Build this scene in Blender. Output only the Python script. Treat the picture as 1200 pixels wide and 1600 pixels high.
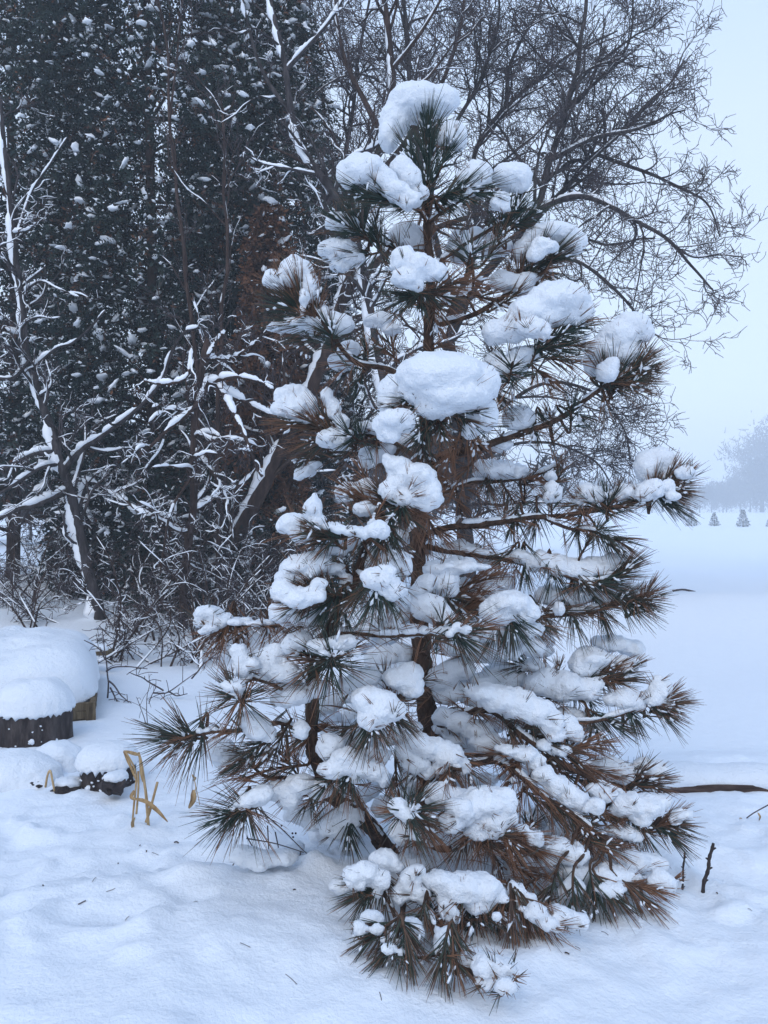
import bpy, math, random
import numpy as np
from mathutils import Matrix, Vector

for o in list(bpy.data.objects):
    bpy.data.objects.remove(o, do_unlink=True)
SC = bpy.context.scene
COL = SC.collection
R = math.radians

# ------------------------------------------------------------------ camera
H = 1.3                      # eye height above the snow
F = 28.0 / 36.0 * 1600.0     # focal length in photograph pixels
cam_d = bpy.data.cameras.new("camera")
cam_d.sensor_fit = 'VERTICAL'
cam_d.sensor_height = 36.0
cam_d.lens = 28.0
cam_d.clip_start = 0.05
cam_d.clip_end = 3000.0
cam = bpy.data.objects.new("camera", cam_d)
COL.objects.link(cam)
cam.location = (0, 0, H)
cam.rotation_euler = (R(90), 0, 0)
SC.camera = cam

# ------------------------------------------------------------------ light: overcast daylight
SUN_EL, SUN_AZ = 48.0, 200.0
world = bpy.data.worlds.new("World")
SC.world = world
world.use_nodes = True
nt = world.node_tree
nt.nodes.clear()
w_out = nt.nodes.new('ShaderNodeOutputWorld')
sky = nt.nodes.new('ShaderNodeTexSky')
sky.sky_type = 'NISHITA'
sky.sun_disc = False
sky.sun_elevation = R(SUN_EL)
sky.sun_rotation = R(SUN_AZ)
sky.air_density = 1.6
sky.dust_density = 4.0
bg1 = nt.nodes.new('ShaderNodeBackground')
bg1.inputs['Strength'].default_value = 0.05
nt.links.new(sky.outputs[0], bg1.inputs['Color'])
# the closed cloud layer: pale, slightly bluer and darker towards the zenith
tc = nt.nodes.new('ShaderNodeTexCoord')
sep = nt.nodes.new('ShaderNodeSeparateXYZ')
nt.links.new(tc.outputs['Generated'], sep.inputs[0])
ramp = nt.nodes.new('ShaderNodeValToRGB')
ramp.color_ramp.elements[0].position = 0.42
ramp.color_ramp.elements[0].color = (0.66, 0.775, 0.98, 1)
ramp.color_ramp.elements[1].position = 1.0
ramp.color_ramp.elements[1].color = (0.25, 0.49, 0.92, 1)
nt.links.new(sep.outputs['Z'], ramp.inputs[0])
bg2 = nt.nodes.new('ShaderNodeBackground')
bg2.inputs['Strength'].default_value = 0.92
nt.links.new(ramp.outputs[0], bg2.inputs['Color'])
add = nt.nodes.new('ShaderNodeAddShader')
nt.links.new(bg1.outputs[0], add.inputs[0])
nt.links.new(bg2.outputs[0], add.inputs[1])
nt.links.new(add.outputs[0], w_out.inputs['Surface'])

sun_d = bpy.data.lights.new("sun", 'SUN')
sun_d.energy = 0.5
sun_d.angle = R(35)
sun_d.color = (1.0, 0.98, 0.95)
sun = bpy.data.objects.new("sun", sun_d)
COL.objects.link(sun)
_az = R(SUN_AZ)
_sd = Vector((math.sin(_az) * math.cos(R(SUN_EL)), math.cos(_az) * math.cos(R(SUN_EL)), math.sin(R(SUN_EL))))
sun.rotation_euler = _sd.to_track_quat('Z', 'Y').to_euler()

SC.view_settings.view_transform = 'Standard'
SC.view_settings.look = 'None'
SC.view_settings.exposure = 0.10
SC.view_settings.gamma = 1.0
SC.view_settings.use_curve_mapping = False
SC.cycles.volume_bounces = 2
SC.cycles.max_bounces = 8
SC.cycles.diffuse_bounces = 4

# ------------------------------------------------------------------ helpers
RNG = np.random.default_rng(11)
TABLE = np.random.default_rng(5).uniform(-1, 1, 65536)


def P(px, py, d):
    """a point of the place seen at photograph pixel (px, py), d metres away"""
    return np.array([(px - 600.0) / F * d, d, H - (py - 800.0) / F * d])


def vnoise(p):
    i = np.floor(p).astype(np.int64)
    f = p - i
    u = f * f * (3 - 2 * f)
    res = 0
    for dx in (0, 1):
        for dy in (0, 1):
            for dz in (0, 1):
                h = ((i[..., 0] + dx) * 73856093) ^ ((i[..., 1] + dy) * 19349663) ^ ((i[..., 2] + dz) * 83492791)
                v = TABLE[h & 65535]
                w = (u[..., 0] if dx else 1 - u[..., 0]) * (u[..., 1] if dy else 1 - u[..., 1]) * (u[..., 2] if dz else 1 - u[..., 2])
                res = res + v * w
    return res


def fbm(p, octv=4, lac=2.03, gain=0.5):
    s, a = 0, 1.0
    for k in range(octv):
        s = s + a * vnoise(p * (lac ** k) + k * 17.3)
        a *= gain
    return s


def unit(v):
    v = np.asarray(v, float)
    n = np.linalg.norm(v, axis=-1, keepdims=True)
    return v / np.maximum(n, 1e-9)


def mesh_from(name, V, faces, smooth=True, attrs=None):
    """V (n,3); faces a list of int arrays shaped (m,3) or (m,4)"""
    me = bpy.data.meshes.new(name)
    V = np.ascontiguousarray(V, dtype=np.float32)
    faces = [f for f in faces if len(f)]
    me.vertices.add(len(V))
    me.vertices.foreach_set('co', V.ravel())
    loops = np.concatenate([f.ravel() for f in faces]).astype(np.int32)
    sizes = np.concatenate([np.full(len(f), f.shape[1], np.int32) for f in faces])
    starts = np.concatenate([[0], np.cumsum(sizes)[:-1]]).astype(np.int32)
    me.loops.add(len(loops))
    me.loops.foreach_set('vertex_index', loops)
    me.polygons.add(len(sizes))
    me.polygons.foreach_set('loop_start', starts)
    me.polygons.foreach_set('loop_total', sizes)
    me.polygons.foreach_set('use_smooth', np.full(len(sizes), smooth, dtype=bool))
    if attrs:
        for k, a in attrs.items():
            at = me.attributes.new(k, 'FLOAT', 'POINT')
            at.data.foreach_set('value', np.ascontiguousarray(a, dtype=np.float32))
    me.update(calc_edges=True)
    me.validate()
    return me


def link(name, me, mat, parent=None, kind=None):
    o = bpy.data.objects.new(name, me)
    COL.objects.link(o)
    if mat is not None and not me.materials:
        me.materials.append(mat)
    if parent is not None:
        o.parent = parent
        o.matrix_parent_inverse = Matrix.Translation(-parent.location) if parent.type == 'EMPTY' else Matrix.Identity(4)
    if kind:
        o['kind'] = kind
    return o


def thing(name, label, cat, loc, group=None):
    o = bpy.data.objects.new(name, None)
    COL.objects.link(o)
    o.location = [float(v) for v in loc]
    o.empty_display_size = 0.1
    return tag(o, label, cat, group)


def tag(o, label, cat, group=None):
    o['label'] = label
    o['category'] = cat
    if group:
        o['group'] = group
    return o


class Geo:
    """collects tubes and small faces, later linked as one mesh"""

    def __init__(self):
        self.V, self.Fq, self.Ft, self.A, self.n = [], [], [], [], 0

    def raw(self, V, quads=None, tris=None, a=None):
        self.V.append(V)
        if quads is not None and len(quads):
            self.Fq.append(quads + self.n)
        if tris is not None and len(tris):
            self.Ft.append(tris + self.n)
        self.A.append(np.full(len(V), 0.5) if a is None else a)
        self.n += len(V)

    def tube(self, pts, rad, sides=5, squash=1.0, lift=None, cap=True, a=None):
        pts = np.asarray(pts, float)
        m = len(pts)
        rad = np.broadcast_to(np.asarray(rad, float), (m,))
        t = unit(np.gradient(pts, axis=0))
        mt = np.abs(t.mean(0))
        ref = np.zeros(3)
        ref[int(np.argmin(mt))] = 1
        if squash != 1.0:
            ref = np.array([0, 0, 1.0])
        u = unit(np.cross(t, ref))
        v = np.cross(u, t)
        ang = np.arange(sides) / sides * 2 * math.pi
        ca, sa = np.cos(ang), np.sin(ang)
        ring = pts[:, None, :] + rad[:, None, None] * (ca[None, :, None] * u[:, None, :] + squash * sa[None, :, None] * v[:, None, :])
        V = ring.reshape(-1, 3)
        if lift is not None:
            V = V + lift
        k = np.arange(m - 1)[:, None] * sides
        j = np.arange(sides)[None, :]
        j2 = (j + 1) % sides
        q = np.stack([k + j, k + j2, k + sides + j2, k + sides + j], -1).reshape(-1, 4)
        tr = None
        if cap:
            V = np.vstack([V, pts[0] + (0 if lift is None else lift), pts[-1] + (0 if lift is None else lift)])
            c0, c1 = m * sides, m * sides + 1
            jj = np.arange(sides)
            jn = (jj + 1) % sides
            tr = np.vstack([np.stack([jn, jj, np.full(sides, c0)], -1),
                            np.stack([(m - 1) * sides + jj, (m - 1) * sides + jn, np.full(sides, c1)], -1)])
        self.raw(V, q, tr, None if a is None else np.full(len(V), a))

    def mesh(self, name, smooth=True, attr=None):
        fs = []
        if self.Fq:
            fs.append(np.vstack(self.Fq))
        if self.Ft:
            fs.append(np.vstack(self.Ft))
        return mesh_from(name, np.vstack(self.V), fs, smooth, {attr: np.concatenate(self.A)} if attr else None)

    def link(self, name, mat, parent=None, kind=None, smooth=True, attr=None):
        if not self.n:
            return None
        return link(name, self.mesh(name, smooth, attr), mat, parent, kind)


def spline(pts, n):
    """smooth resample of a polyline (Catmull-Rom)"""
    pts = np.asarray(pts, float)
    if len(pts) == 2:
        t = np.linspace(0, 1, n)[:, None]
        return pts[0] * (1 - t) + pts[1] * t
    p = np.vstack([2 * pts[0] - pts[1], pts, 2 * pts[-1] - pts[-2]])
    s = np.linspace(0, len(pts) - 1 - 1e-6, n)
    i = s.astype(int)
    f = (s - i)[:, None]
    a, b, c, d = p[i], p[i + 1], p[i + 2], p[i + 3]
    return 0.5 * (2 * b + (c - a) * f + (2 * a - 5 * b + 4 * c - d) * f ** 2 + (3 * b - a - 3 * c + d) * f ** 3)


ICO = {}


def ico(sub):
    if sub not in ICO:
        import bmesh
        bm = bmesh.new()
        bmesh.ops.create_icosphere(bm, subdivisions=sub, radius=1)
        V = np.array([v.co[:] for v in bm.verts])
        T = np.array([[v.index for v in f.verts] for f in bm.faces])
        bm.free()
        ICO[sub] = (V, T)
    return ICO[sub]


# ------------------------------------------------------------------ materials
def mat_base(name, color, rough=0.8):
    m = bpy.data.materials.new(name)
    m.use_nodes = True
    b = m.node_tree.nodes['Principled BSDF']
    b.inputs['Base Color'].default_value = (*color, 1)
    b.inputs['Roughness'].default_value = rough
    b.inputs['Specular IOR Level'].default_value = 0.25
    return m, m.node_tree, b


def noise_node(t, scale, detail=4, rough=0.55, coord='Object', stretch=None):
    c = t.nodes.new('ShaderNodeTexCoord')
    n = t.nodes.new('ShaderNodeTexNoise')
    n.inputs['Scale'].default_value = scale
    n.inputs['Detail'].default_value = detail
    n.inputs['Roughness'].default_value = rough
    if stretch:
        mp = t.nodes.new('ShaderNodeMapping')
        mp.inputs['Scale'].default_value = stretch
        t.links.new(c.outputs[coord], mp.inputs[0])
        t.links.new(mp.outputs[0], n.inputs['Vector'])
    else:
        t.links.new(c.outputs[coord], n.inputs['Vector'])
    return n


def ramp_node(t, src, stops):
    r = t.nodes.new('ShaderNodeValToRGB')
    e = r.color_ramp.elements
    while len(e) < len(stops):
        e.new(0.5)
    for k, (p, c) in enumerate(stops):
        e[k].position = p
        e[k].color = (*c, 1)
    t.links.new(src, r.inputs[0])
    return r


def bump(t, b, src, strength, dist):
    n = t.nodes.new('ShaderNodeBump')
    n.inputs['Strength'].default_value = strength
    n.inputs['Distance'].default_value = dist
    t.links.new(src, n.inputs['Height'])
    t.links.new(n.outputs[0], b.inputs['Normal'])
    return n


def mat_snow(name, s1=110, s2=26, st=0.75):
    m, t, b = mat_base(name, (0.80, 0.85, 0.91), 0.65)
    a = noise_node(t, s1, 5, 0.65)
    c = noise_node(t, s2, 4, 0.6)
    mx = t.nodes.new('ShaderNodeMath')
    mx.operation = 'MULTIPLY_ADD'
    mx.inputs[1].default_value = 0.5
    t.links.new(a.outputs[0], mx.inputs[0])
    t.links.new(c.outputs[0], mx.inputs[2])
    bump(t, b, mx.outputs[0], st, 0.02)
    return m


SNOW = mat_snow('snow')
SNOW_GROUND = mat_snow('ground_snow', 70, 16, 0.55)
SNOW_BACK, _t, _b = mat_base('branch_snow', (0.86, 0.89, 0.93), 0.7)


def mat_bark(name, c0, c1, c2, scale=30, stretch=(1, 1, 0.25)):
    m, t, b = mat_base(name, c1, 0.9)
    n = noise_node(t, scale, 6, 0.65, stretch=stretch)
    r = ramp_node(t, n.outputs[0], [(0.3, c0), (0.5, c1), (0.72, c2)])
    t.links.new(r.outputs[0], b.inputs['Base Color'])
    bump(t, b, n.outputs[0], 0.7, 0.02)
    return m


BARK_PINE = mat_bark('pine_bark', (0.018, 0.012, 0.009), (0.065, 0.038, 0.026), (0.14, 0.085, 0.058), 40)
BARK_GREY = mat_bark('grey_bark', (0.012, 0.011, 0.012), (0.036, 0.031, 0.033), (0.09, 0.078, 0.08), 18)
BARK_BROWN = mat_bark('brown_bark', (0.014, 0.009, 0.008), (0.042, 0.026, 0.022), (0.09, 0.058, 0.046), 18)
BARK_TWIG, _t, _b = mat_base('twig_bark', (0.070, 0.056, 0.060), 0.9)
BARK_STUMP = mat_bark('stump_bark', (0.012, 0.010, 0.011), (0.04, 0.032, 0.032), (0.10, 0.085, 0.08), 22)
WOOD = mat_bark('weathered_board', (0.05, 0.035, 0.02), (0.13, 0.095, 0.055), (0.22, 0.17, 0.11), 9, (6, 6, 0.6))
TIMBER = mat_bark('dark_timber', (0.025, 0.016, 0.013), (0.065, 0.042, 0.036), (0.13, 0.09, 0.075), 9, (0.8, 5, 5))
STRAW = mat_bark('dry_straw', (0.22, 0.13, 0.06), (0.42, 0.29, 0.15), (0.58, 0.44, 0.27), 25, (1, 1, 0.3))
BERRY, _t, _b = mat_base('dark_berry', (0.02, 0.008, 0.012), 0.4)


def mat_attr(name, attr, stops, rough=0.7, transl=0.0):
    m, t, b = mat_base(name, stops[0][1], rough)
    at = t.nodes.new('ShaderNodeAttribute')
    at.attribute_name = attr
    r = ramp_node(t, at.outputs['Fac'], stops)
    t.links.new(r.outputs[0], b.inputs['Base Color'])
    return m


NEEDLE = mat_attr('pine_needle', 'rust', [(0.0, (0.022, 0.048, 0.042)), (0.4, (0.045, 0.064, 0.048)),
                                          (0.62, (0.095, 0.062, 0.048)), (1.0, (0.235, 0.118, 0.066))], 0.55)
LEAF = mat_attr('cedar_leaf', 'tone', [(0.0, (0.007, 0.016, 0.017)), (0.5, (0.015, 0.030, 0.027)),
                                       (0.78, (0.035, 0.05, 0.042)), (0.86, (0.04, 0.022, 0.018)), (1.0, (0.16, 0.072, 0.038))], 0.8)
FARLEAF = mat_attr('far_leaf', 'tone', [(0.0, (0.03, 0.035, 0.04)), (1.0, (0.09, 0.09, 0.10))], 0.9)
FROSTED = mat_attr('frosted_spruce', 'tone', [(0.0, (0.02, 0.045, 0.035)), (0.35, (0.06, 0.09, 0.07)), (0.5, (0.7, 0.74, 0.8)), (1.0, (0.85, 0.88, 0.92))], 0.8)


# ------------------------------------------------------------------ ground
def axis(dense0, dense1, step, far0, far1, g=1.12):
    a = list(np.arange(dense0, dense1 + 1e-6, step))
    s, x = step, dense1
    while x < far1:
        s = min(s * g, 25)
        x += s
        a.append(x)
    s, x = step, dense0
    lo = []
    while x > far0:
        s = min(s * g, 25)
        x -= s
        lo.append(x)
    return np.array(lo[::-1] + a)


def sstep(a, b, x):
    t = np.clip((x - a) / (b - a), 0, 1)
    return t * t * (3 - 2 * t)


def ground_h(x, y):
    x = np.asarray(x, float)
    y = np.asarray(y, float)
    p = np.stack([x, y, np.zeros_like(x)], -1)
    near = 1 - sstep(5, 14, y)
    h = 0.05 * fbm(p * 0.35, 3) * sstep(3, 8, y) + 0.25 * fbm(p * 0.03 + 5, 3) * sstep(12, 60, y)
    # broad mound of cleared snow in front of the pine, its ridge running to the left edge
    ridge = 2.83 + 0.28 * (x + 0.6)
    mound = sstep(ridge + 0.10, ridge - 0.28, y) * sstep(0.9, -0.3, x)
    h = h + 0.17 * mound * (0.85 + 0.3 * fbm(p * 1.3 + 3, 2))
    # drift heaped under the pine
    r2 = ((x - 0.15) / 1.1) ** 2 + ((y - 3.05) / 0.75) ** 2
    h = h + 0.07 * np.exp(-r2 * 1.2) - 0.07 * np.exp(-(((x - 0.0) / .45) ** 2 + ((y - 2.95) / 0.4) ** 2))
    # clods, footmarks and wind crust
    lump = fbm(p * 3.6 + 1, 4, gain=0.55)
    clod = np.maximum(0, fbm(p * 9 + 7, 3)) ** 1.3
    rough = (1 - sstep(3.6, 5.5, y)) * (0.45 + 0.55 * sstep(0.35, -0.2, np.abs(y - 2.75) - 0.6 + 0 * x))
    fine = fbm(p * 20 + 3, 3)
    h = h + rough * (0.020 * lump + 0.030 * clod + 0.0060 * fine - 0.03 * np.maximum(0, fbm(p * 5.5 + 60, 2) - .35))
    h = h + 0.010 * near * fbm(p * 1.1 + 9, 3)
    # low drifts to the right
    h = h + 0.07 * sstep(0.9, 1.6, x) * np.exp(-((y - 3.98) / 0.25) ** 2) * (1 - sstep(30, 40, x))
    h = h + 0.34 * sstep(0.4, 1.5, x) * np.exp(-((y - 8.5 - 0.35 * (x - 2)) / 1.1) ** 2) * (1 - sstep(9, 14, x))
    # rising bank below the trees on the left, the field climbing gently towards the woods
    h = h + 0.35 * sstep(-0.8, -3.5, x) * sstep(6.2, 9.5, y) * (1 - sstep(20, 40, y))
    h = h + 0.95 * sstep(30, 225, y)
    return h


gx = axis(-2.6, 2.6, 0.022, -420, 420)
gy = axis(1.2, 5.4, 0.022, -25, 620, 1.10)
X, Y = np.meshgrid(gx, gy)
Z = ground_h(X, Y)
nx, ny = len(gx), len(gy)
V = np.stack([X, Y, Z], -1).reshape(-1, 3)
ii = (np.arange(ny - 1)[:, None] * nx + np.arange(nx - 1)[None, :]).ravel()
Q = np.stack([ii, ii + 1, ii + nx + 1, ii + nx], -1)
link('ground', mesh_from('ground', V, [Q]), SNOW_GROUND, None, 'structure')


def gz(x, y):
    """height of the ground sheet under (x, y)"""
    i = min(max(int(np.searchsorted(gx, x)) - 1, 0), nx - 2)
    j = min(max(int(np.searchsorted(gy, y)) - 1, 0), ny - 2)
    u = min(max((x - gx[i]) / (gx[i + 1] - gx[i]), 0), 1)
    v = min(max((y - gy[j]) / (gy[j + 1] - gy[j]), 0), 1)
    return float((Z[j, i] * (1 - u) + Z[j, i + 1] * u) * (1 - v) + (Z[j + 1, i] * (1 - u) + Z[j + 1, i + 1] * u) * v)


# ------------------------------------------------------------------ haze
import bmesh
bm = bmesh.new()
bmesh.ops.create_cube(bm, size=1)
me = bpy.data.meshes.new('haze')
bm.to_mesh(me)
bm.free()
haze = link('haze', me, None, None, 'stuff')
haze.scale = (900, 680, 34)
haze.location = (0, 300, 34 / 2 - 1.6)
hm = bpy.data.materials.new('haze_air')
hm.use_nodes = True
hm.node_tree.nodes.clear()
ho = hm.node_tree.nodes.new('ShaderNodeOutputMaterial')
hv = hm.node_tree.nodes.new('ShaderNodeVolumePrincipled')
hv.inputs['Color'].default_value = (0.92, 0.96, 1.0, 1)
hv.inputs['Density'].default_value = 0.0040
hv.inputs['Anisotropy'].default_value = 0.0
hm.node_tree.links.new(hv.outputs[0], ho.inputs['Volume'])
me.materials.append(hm)


# ------------------------------------------------------------------ snow clumps
TMP = bpy.data.scenes.new('tmp')


def snow_mesh(blobs, voxel=0.012, lump=0.22, fine=0.004, seed=0, flat=True):
    """blobs: (centre, (rx, ry, rz)) joined into one lumpy piece of snow"""
    V0, T0 = ico(2)
    Vs, Ts, n = [], [], 0
    for c, r in blobs:
        Vs.append(V0 * np.asarray(r) + np.asarray(c))
        Ts.append(T0 + n)
        n += len(V0)
    me = mesh_from('snow_tmp', np.vstack(Vs), [np.vstack(Ts)])
    o = bpy.data.objects.new('snow_tmp', me)
    TMP.collection.objects.link(o)
    m = o.modifiers.new('r', 'REMESH')
    m.mode = 'VOXEL'
    m.voxel_size = voxel
    s = o.modifiers.new('s', 'SMOOTH')
    s.iterations = 3
    s.factor = 0.5
    TMP.view_layers[0].update()
    dg = TMP.view_layers[0].depsgraph
    dg.update()
    ev = o.evaluated_get(dg)
    out = bpy.data.meshes.new_from_object(ev)
    bpy.data.objects.remove(o)
    bpy.data.meshes.remove(me)
    k = len(out.vertices)
    co = np.empty(k * 3, np.float32)
    out.vertices.foreach_get('co', co)
    co = co.reshape(-1, 3).astype(float)
    no = np.empty(k * 3, np.float32)
    out.vertices.foreach_get('normal', no)
    no = no.reshape(-1, 3).astype(float)
    rr = float(np.mean([min(b[1]) for b in blobs]))
    d = lump * rr * fbm(co * (0.62 / rr) + seed * 3.7, 3, gain=0.6)
    d = d + lump * 0.35 * rr * np.maximum(0, fbm(co * (2.2 / rr) + seed, 2)) + fine * fbm(co * 70 + seed, 2) + .35 * fine * vnoise(co * 240)
    # ragged underside
    d = d + np.where(no[:, 2] < 0.1, 1, 0) * lump * 0.5 * rr * fbm(co * (1.8 / rr) + 3, 2)
    co = co + no * d[:, None]
    out.vertices.foreach_set('co', co.astype(np.float32).ravel())
    out.polygons.foreach_set('use_smooth', np.ones(len(out.polygons), dtype=bool))
    out.update()
    return out


# ------------------------------------------------------------------ bare trees
def grow(rng, pts, r0, r1, lev, out, cfg):
    pts = np.asarray(pts, float)
    m = len(pts)
    rad = r0 + (r1 - r0) * np.linspace(0, 1, m) ** 0.8
    out.append((pts, rad, lev))
    if lev >= cfg['max']:
        return
    seg = np.linalg.norm(np.diff(pts, axis=0), axis=1)
    L = seg.sum()
    cum = np.concatenate([[0], np.cumsum(seg)])
    k = rng.poisson(L * cfg['dens'][lev]) + (1 if lev > 0 else 0)
    t0 = cfg.get('start', 0.15) if lev == 0 else 0.12
    ts = t0 + (1 - t0) * rng.random(k)
    for t in ts:
        s = t * L
        i = min(int(np.searchsorted(cum, s) - 1), m - 2)
        i = max(i, 0)
        f = (s - cum[i]) / max(seg[i], 1e-6)
        p = pts[i] * (1 - f) + pts[i + 1] * f
        tan = unit(pts[i + 1] - pts[i])
        perp = rng.normal(size=3)
        perp -= perp @ tan * tan
        perp = unit(perp)
        a = R(rng.uniform(*cfg['angle']))
        d = unit(tan * math.cos(a) + perp * math.sin(a) + np.array(cfg['bias'][min(lev, len(cfg['bias']) - 1)]))
        ln = min(L * rng.uniform(0.30, 0.62) * (1.15 - 0.55 * t), cfg['maxlen'][lev]) * rng.uniform(0.6, 1.15)
        ln = max(ln, cfg.get('minlen', 0.12))
        n = 4 + int(min(4, ln * 5))
        q = [p]
        curl = rng.normal(size=3) * cfg.get('curl', 0.16)
        for _ in range(n):
            d = unit(d + curl * 0.5 + rng.normal(size=3) * cfg.get('wob', 0.16) + np.array(cfg.get('trop', (0, 0, 0.03))))
            q.append(q[-1] + d * ln / n)
        rp = rad[i] * (1 - f) + rad[min(i + 1, m - 1)] * f
        cr0 = min(rp * rng.uniform(0.45, 0.7), cfg['rmax'][lev])
        cr0 = max(cr0, cfg['rmin'])
        grow(rng, q, cr0, max(cr0 * 0.35, cfg['rmin'] * 0.8), lev + 1, out, cfg)


def bare_tree(name, label, cat, base, limbs, cfg, seed, bark=None, twig=None, group=None, snow=0.6, snow_k=1.0, snow_side=(0, 0, 0)):
    """limbs: (points, r0, r1, is_trunk); each limb is a part, fine twigs are one mass"""
    rng = np.random.default_rng(seed)
    root = thing(name, label, cat, base, group)
    bark = bark or BARK_GREY
    twigs, sn = Geo(), Geo()
    for pts, r0, r1, trunk in limbs:
        n = max(8, len(pts) * 5)
        sp = spline(pts, n)
        Lh = np.linalg.norm(sp[-1] - sp[0])
        sp = sp + np.stack([vnoise(sp * 2.3 + k * 31 + seed) for k in range(3)], -1) * 0.02 * Lh ** 0.5 * np.sin(np.linspace(0, math.pi, n))[:, None]
        out = []
        grow(rng, sp, r0, r1, 0, out, cfg)
        g = Geo()
        for q, rad, lev in out:
            if lev == 0:
                rr = rad * (1 + 0.10 * vnoise(q * 9 + seed))
                g.tube(q, rr, 9)
            elif lev == 1:
                g.tube(q, rad, 5)
            else:
                twigs.tube(q, rad, 3, cap=False)
            # snow lying along the upper side
            if snow > 0 and lev <= cfg.get('snowlev', 3):
                snow_run(sn, q, rad, rng, snow * (1, .8, .5, .35)[min(lev, 3)], snow_k if lev < 2 else min(snow_k, 1.0), snow_side, .9 if lev == 0 and snow_side[0] != 0 else 0.0)
        g.link('trunk' if trunk else 'limb', bark, root)
    twigs.link('twigs', twig or BARK_TWIG, root, 'stuff')
    sn.link('snow', SNOW_BACK, root, 'stuff')
    return root


def snow_run(sn, q, rad, rng, snow, kk, side, plaster=0.0):
    m = len(q)
    if m < 3:
        return
    tan = unit(np.gradient(q, axis=0))
    flatness = np.sqrt(np.maximum(0, 1 - tan[:, 2] ** 2))
    i = 0
    side = np.asarray(side, float)
    while i < m - 1:
        ln = int(rng.integers(5, 13)) if plaster else int(rng.integers(3, 8))
        j = min(m, i + ln + 1)
        if rng.random() < snow * (0.35 + 0.65 * max(flatness[i], plaster)) and j - i >= 2:
            ns = (j - i) * 2 + 1
            qq = spline(q[i:j], ns)
            base = np.interp(np.linspace(i, j - 1, ns), np.arange(m), rad)
            fl = np.interp(np.linspace(i, j - 1, ns), np.arange(m), flatness)
            fl = np.maximum(fl, plaster)
            hgt = kk * (base * 0.70 + min(0.009, 0.0012 + 0.25 * float(base.mean())) * rng.uniform(0.4, 1.5)) * (0.35 + 0.65 * fl)
            prof = np.clip(np.sin(np.linspace(0.06, math.pi - 0.06, ns)) * 1.6, 0, 1) ** 0.7
            w = hgt * prof * (1 + 0.45 * vnoise(qq * 11) + 0.18 * rng.uniform(-1, 1, ns))
            up = np.array([0, 0, 1.0]) + side
            sn.tube(qq + up * (base * 0.6 + w * 0.45)[:, None], w, 5)
        i = j - 1 + (1 if rng.random() < 0.25 else 0)
        if j >= m:
            break


def PL(pts, d, dj=0.0):
    """pixel polyline (x, y[, extra depth]) into the place"""
    return [P(p[0], p[1], d + (p[2] if len(p) > 2 else 0)) for p in pts]


# large spreading tree behind the pine, its crown reaching right against the sky
cfgR = dict(max=4, dens=[4.4, 6.0, 6.2, 5.2], angle=(28, 65), bias=[(0.05, -0.02, 0.05), (0.0, 0, 0.02), (0.0, 0, -0.02), (0, 0, 0.03)],
            maxlen=[1.7, 0.95, 0.5, 0.28], rmax=[0.030, 0.014, 0.008, 0.006], rmin=0.0042, curl=0.20, wob=0.20, trop=(0.0, 0, 0.03), start=0.2, snowlev=2, minlen=0.16)
D1 = 10.6
base = P(735, 952, D1)
limbs = [
    (PL([(735, 965), (728, 850), (722, 720), (708, 600), (700, 530)], D1), 0.125, 0.085, True),
    (PL([(700, 535), (725, 470, -.1), (790, 390, -.3), (835, 330, -.4), (862, 250, -.4), (885, 170, -.4), (905, 90, -.3), (915, -10, -.2), (910, -90)], D1), 0.075, 0.018, False),
    (PL([(835, 330, -.4), (900, 305, -.6), (960, 325, -.8), (1040, 372, -1.0), (1080, 415, -1.1), (1115, 455, -1.2)], D1), 0.042, 0.010, False),
    (PL([(780, 400, -.3), (850, 330, -.1), (930, 240, .1), (1000, 180, .2), (1045, 130, .3), (1070, 95, .4)], D1), 0.050, 0.010, False),
    (PL([(862, 250, -.4), (930, 215, -.5), (1000, 200, -.6), (1045, 178, -.6), (1070, 172, -.6)], D1), 0.030, 0.009, False),
    (PL([(715, 480), (680, 380, .3), (660, 260, .5), (640, 120, .6), (632, 0, .7), (640, -100, .7)], D1), 0.060, 0.02, False),
    (PL([(700, 500), (745, 380, .6), (740, 250, .8), (790, 170, .9), (860, 110, .9), (920, 70, .9), (965, 48, .9)], D1), 0.050, 0.011, False),
    (PL([(790, 170, .9), (800, 90, 1.0), (840, 20, 1.1), (860, -80, 1.1)], D1), 0.032, 0.012, False),
    (PL([(725, 470, -.1), (800, 430, -.8), (880, 400, -1.0), (950, 440, -1.2), (1000, 500, -1.3), (1010, 545, -1.3)], D1), 0.038, 0.009, False),
    (PL([(720, 700), (780, 640, -.4), (850, 600, -.5), (920, 610, -.6), (970, 660, -.7), (985, 720, -.7)], D1), 0.035, 0.008, False),
    (PL([(722, 740), (790, 700, .2), (860, 690, .3), (930, 720, .3), (965, 775, .3)], D1), 0.032, 0.008, False),
    (PL([(885, 170, -.4), (950, 110, -.5), (985, 60, -.6), (990, -20, -.6)], D1), 0.026, 0.009, False),
    (PL([(930, 240, .1), (1010, 270, 0), (1080, 300, 0), (1110, 325, 0), (1125, 370, 0)], D1), 0.028, 0.008, False),
    (PL([(1040, 372, -1.0), (1080, 400, -.9), (1120, 398, -.9), (1165, 402, -.9)], D1), 0.016, 0.006, False),
    (PL([(660, 260, .5), (720, 180, .3), (760, 100, .2), (780, 20, .2), (770, -60, .2)], D1), 0.034, 0.012, False),
]
bare_tree('spreading_tree', 'wide bare tree behind the pine, fine twigs spread against the pale sky', 'tree', base, limbs, cfgR, 21, snow=0.35, snow_k=0.9)

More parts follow.
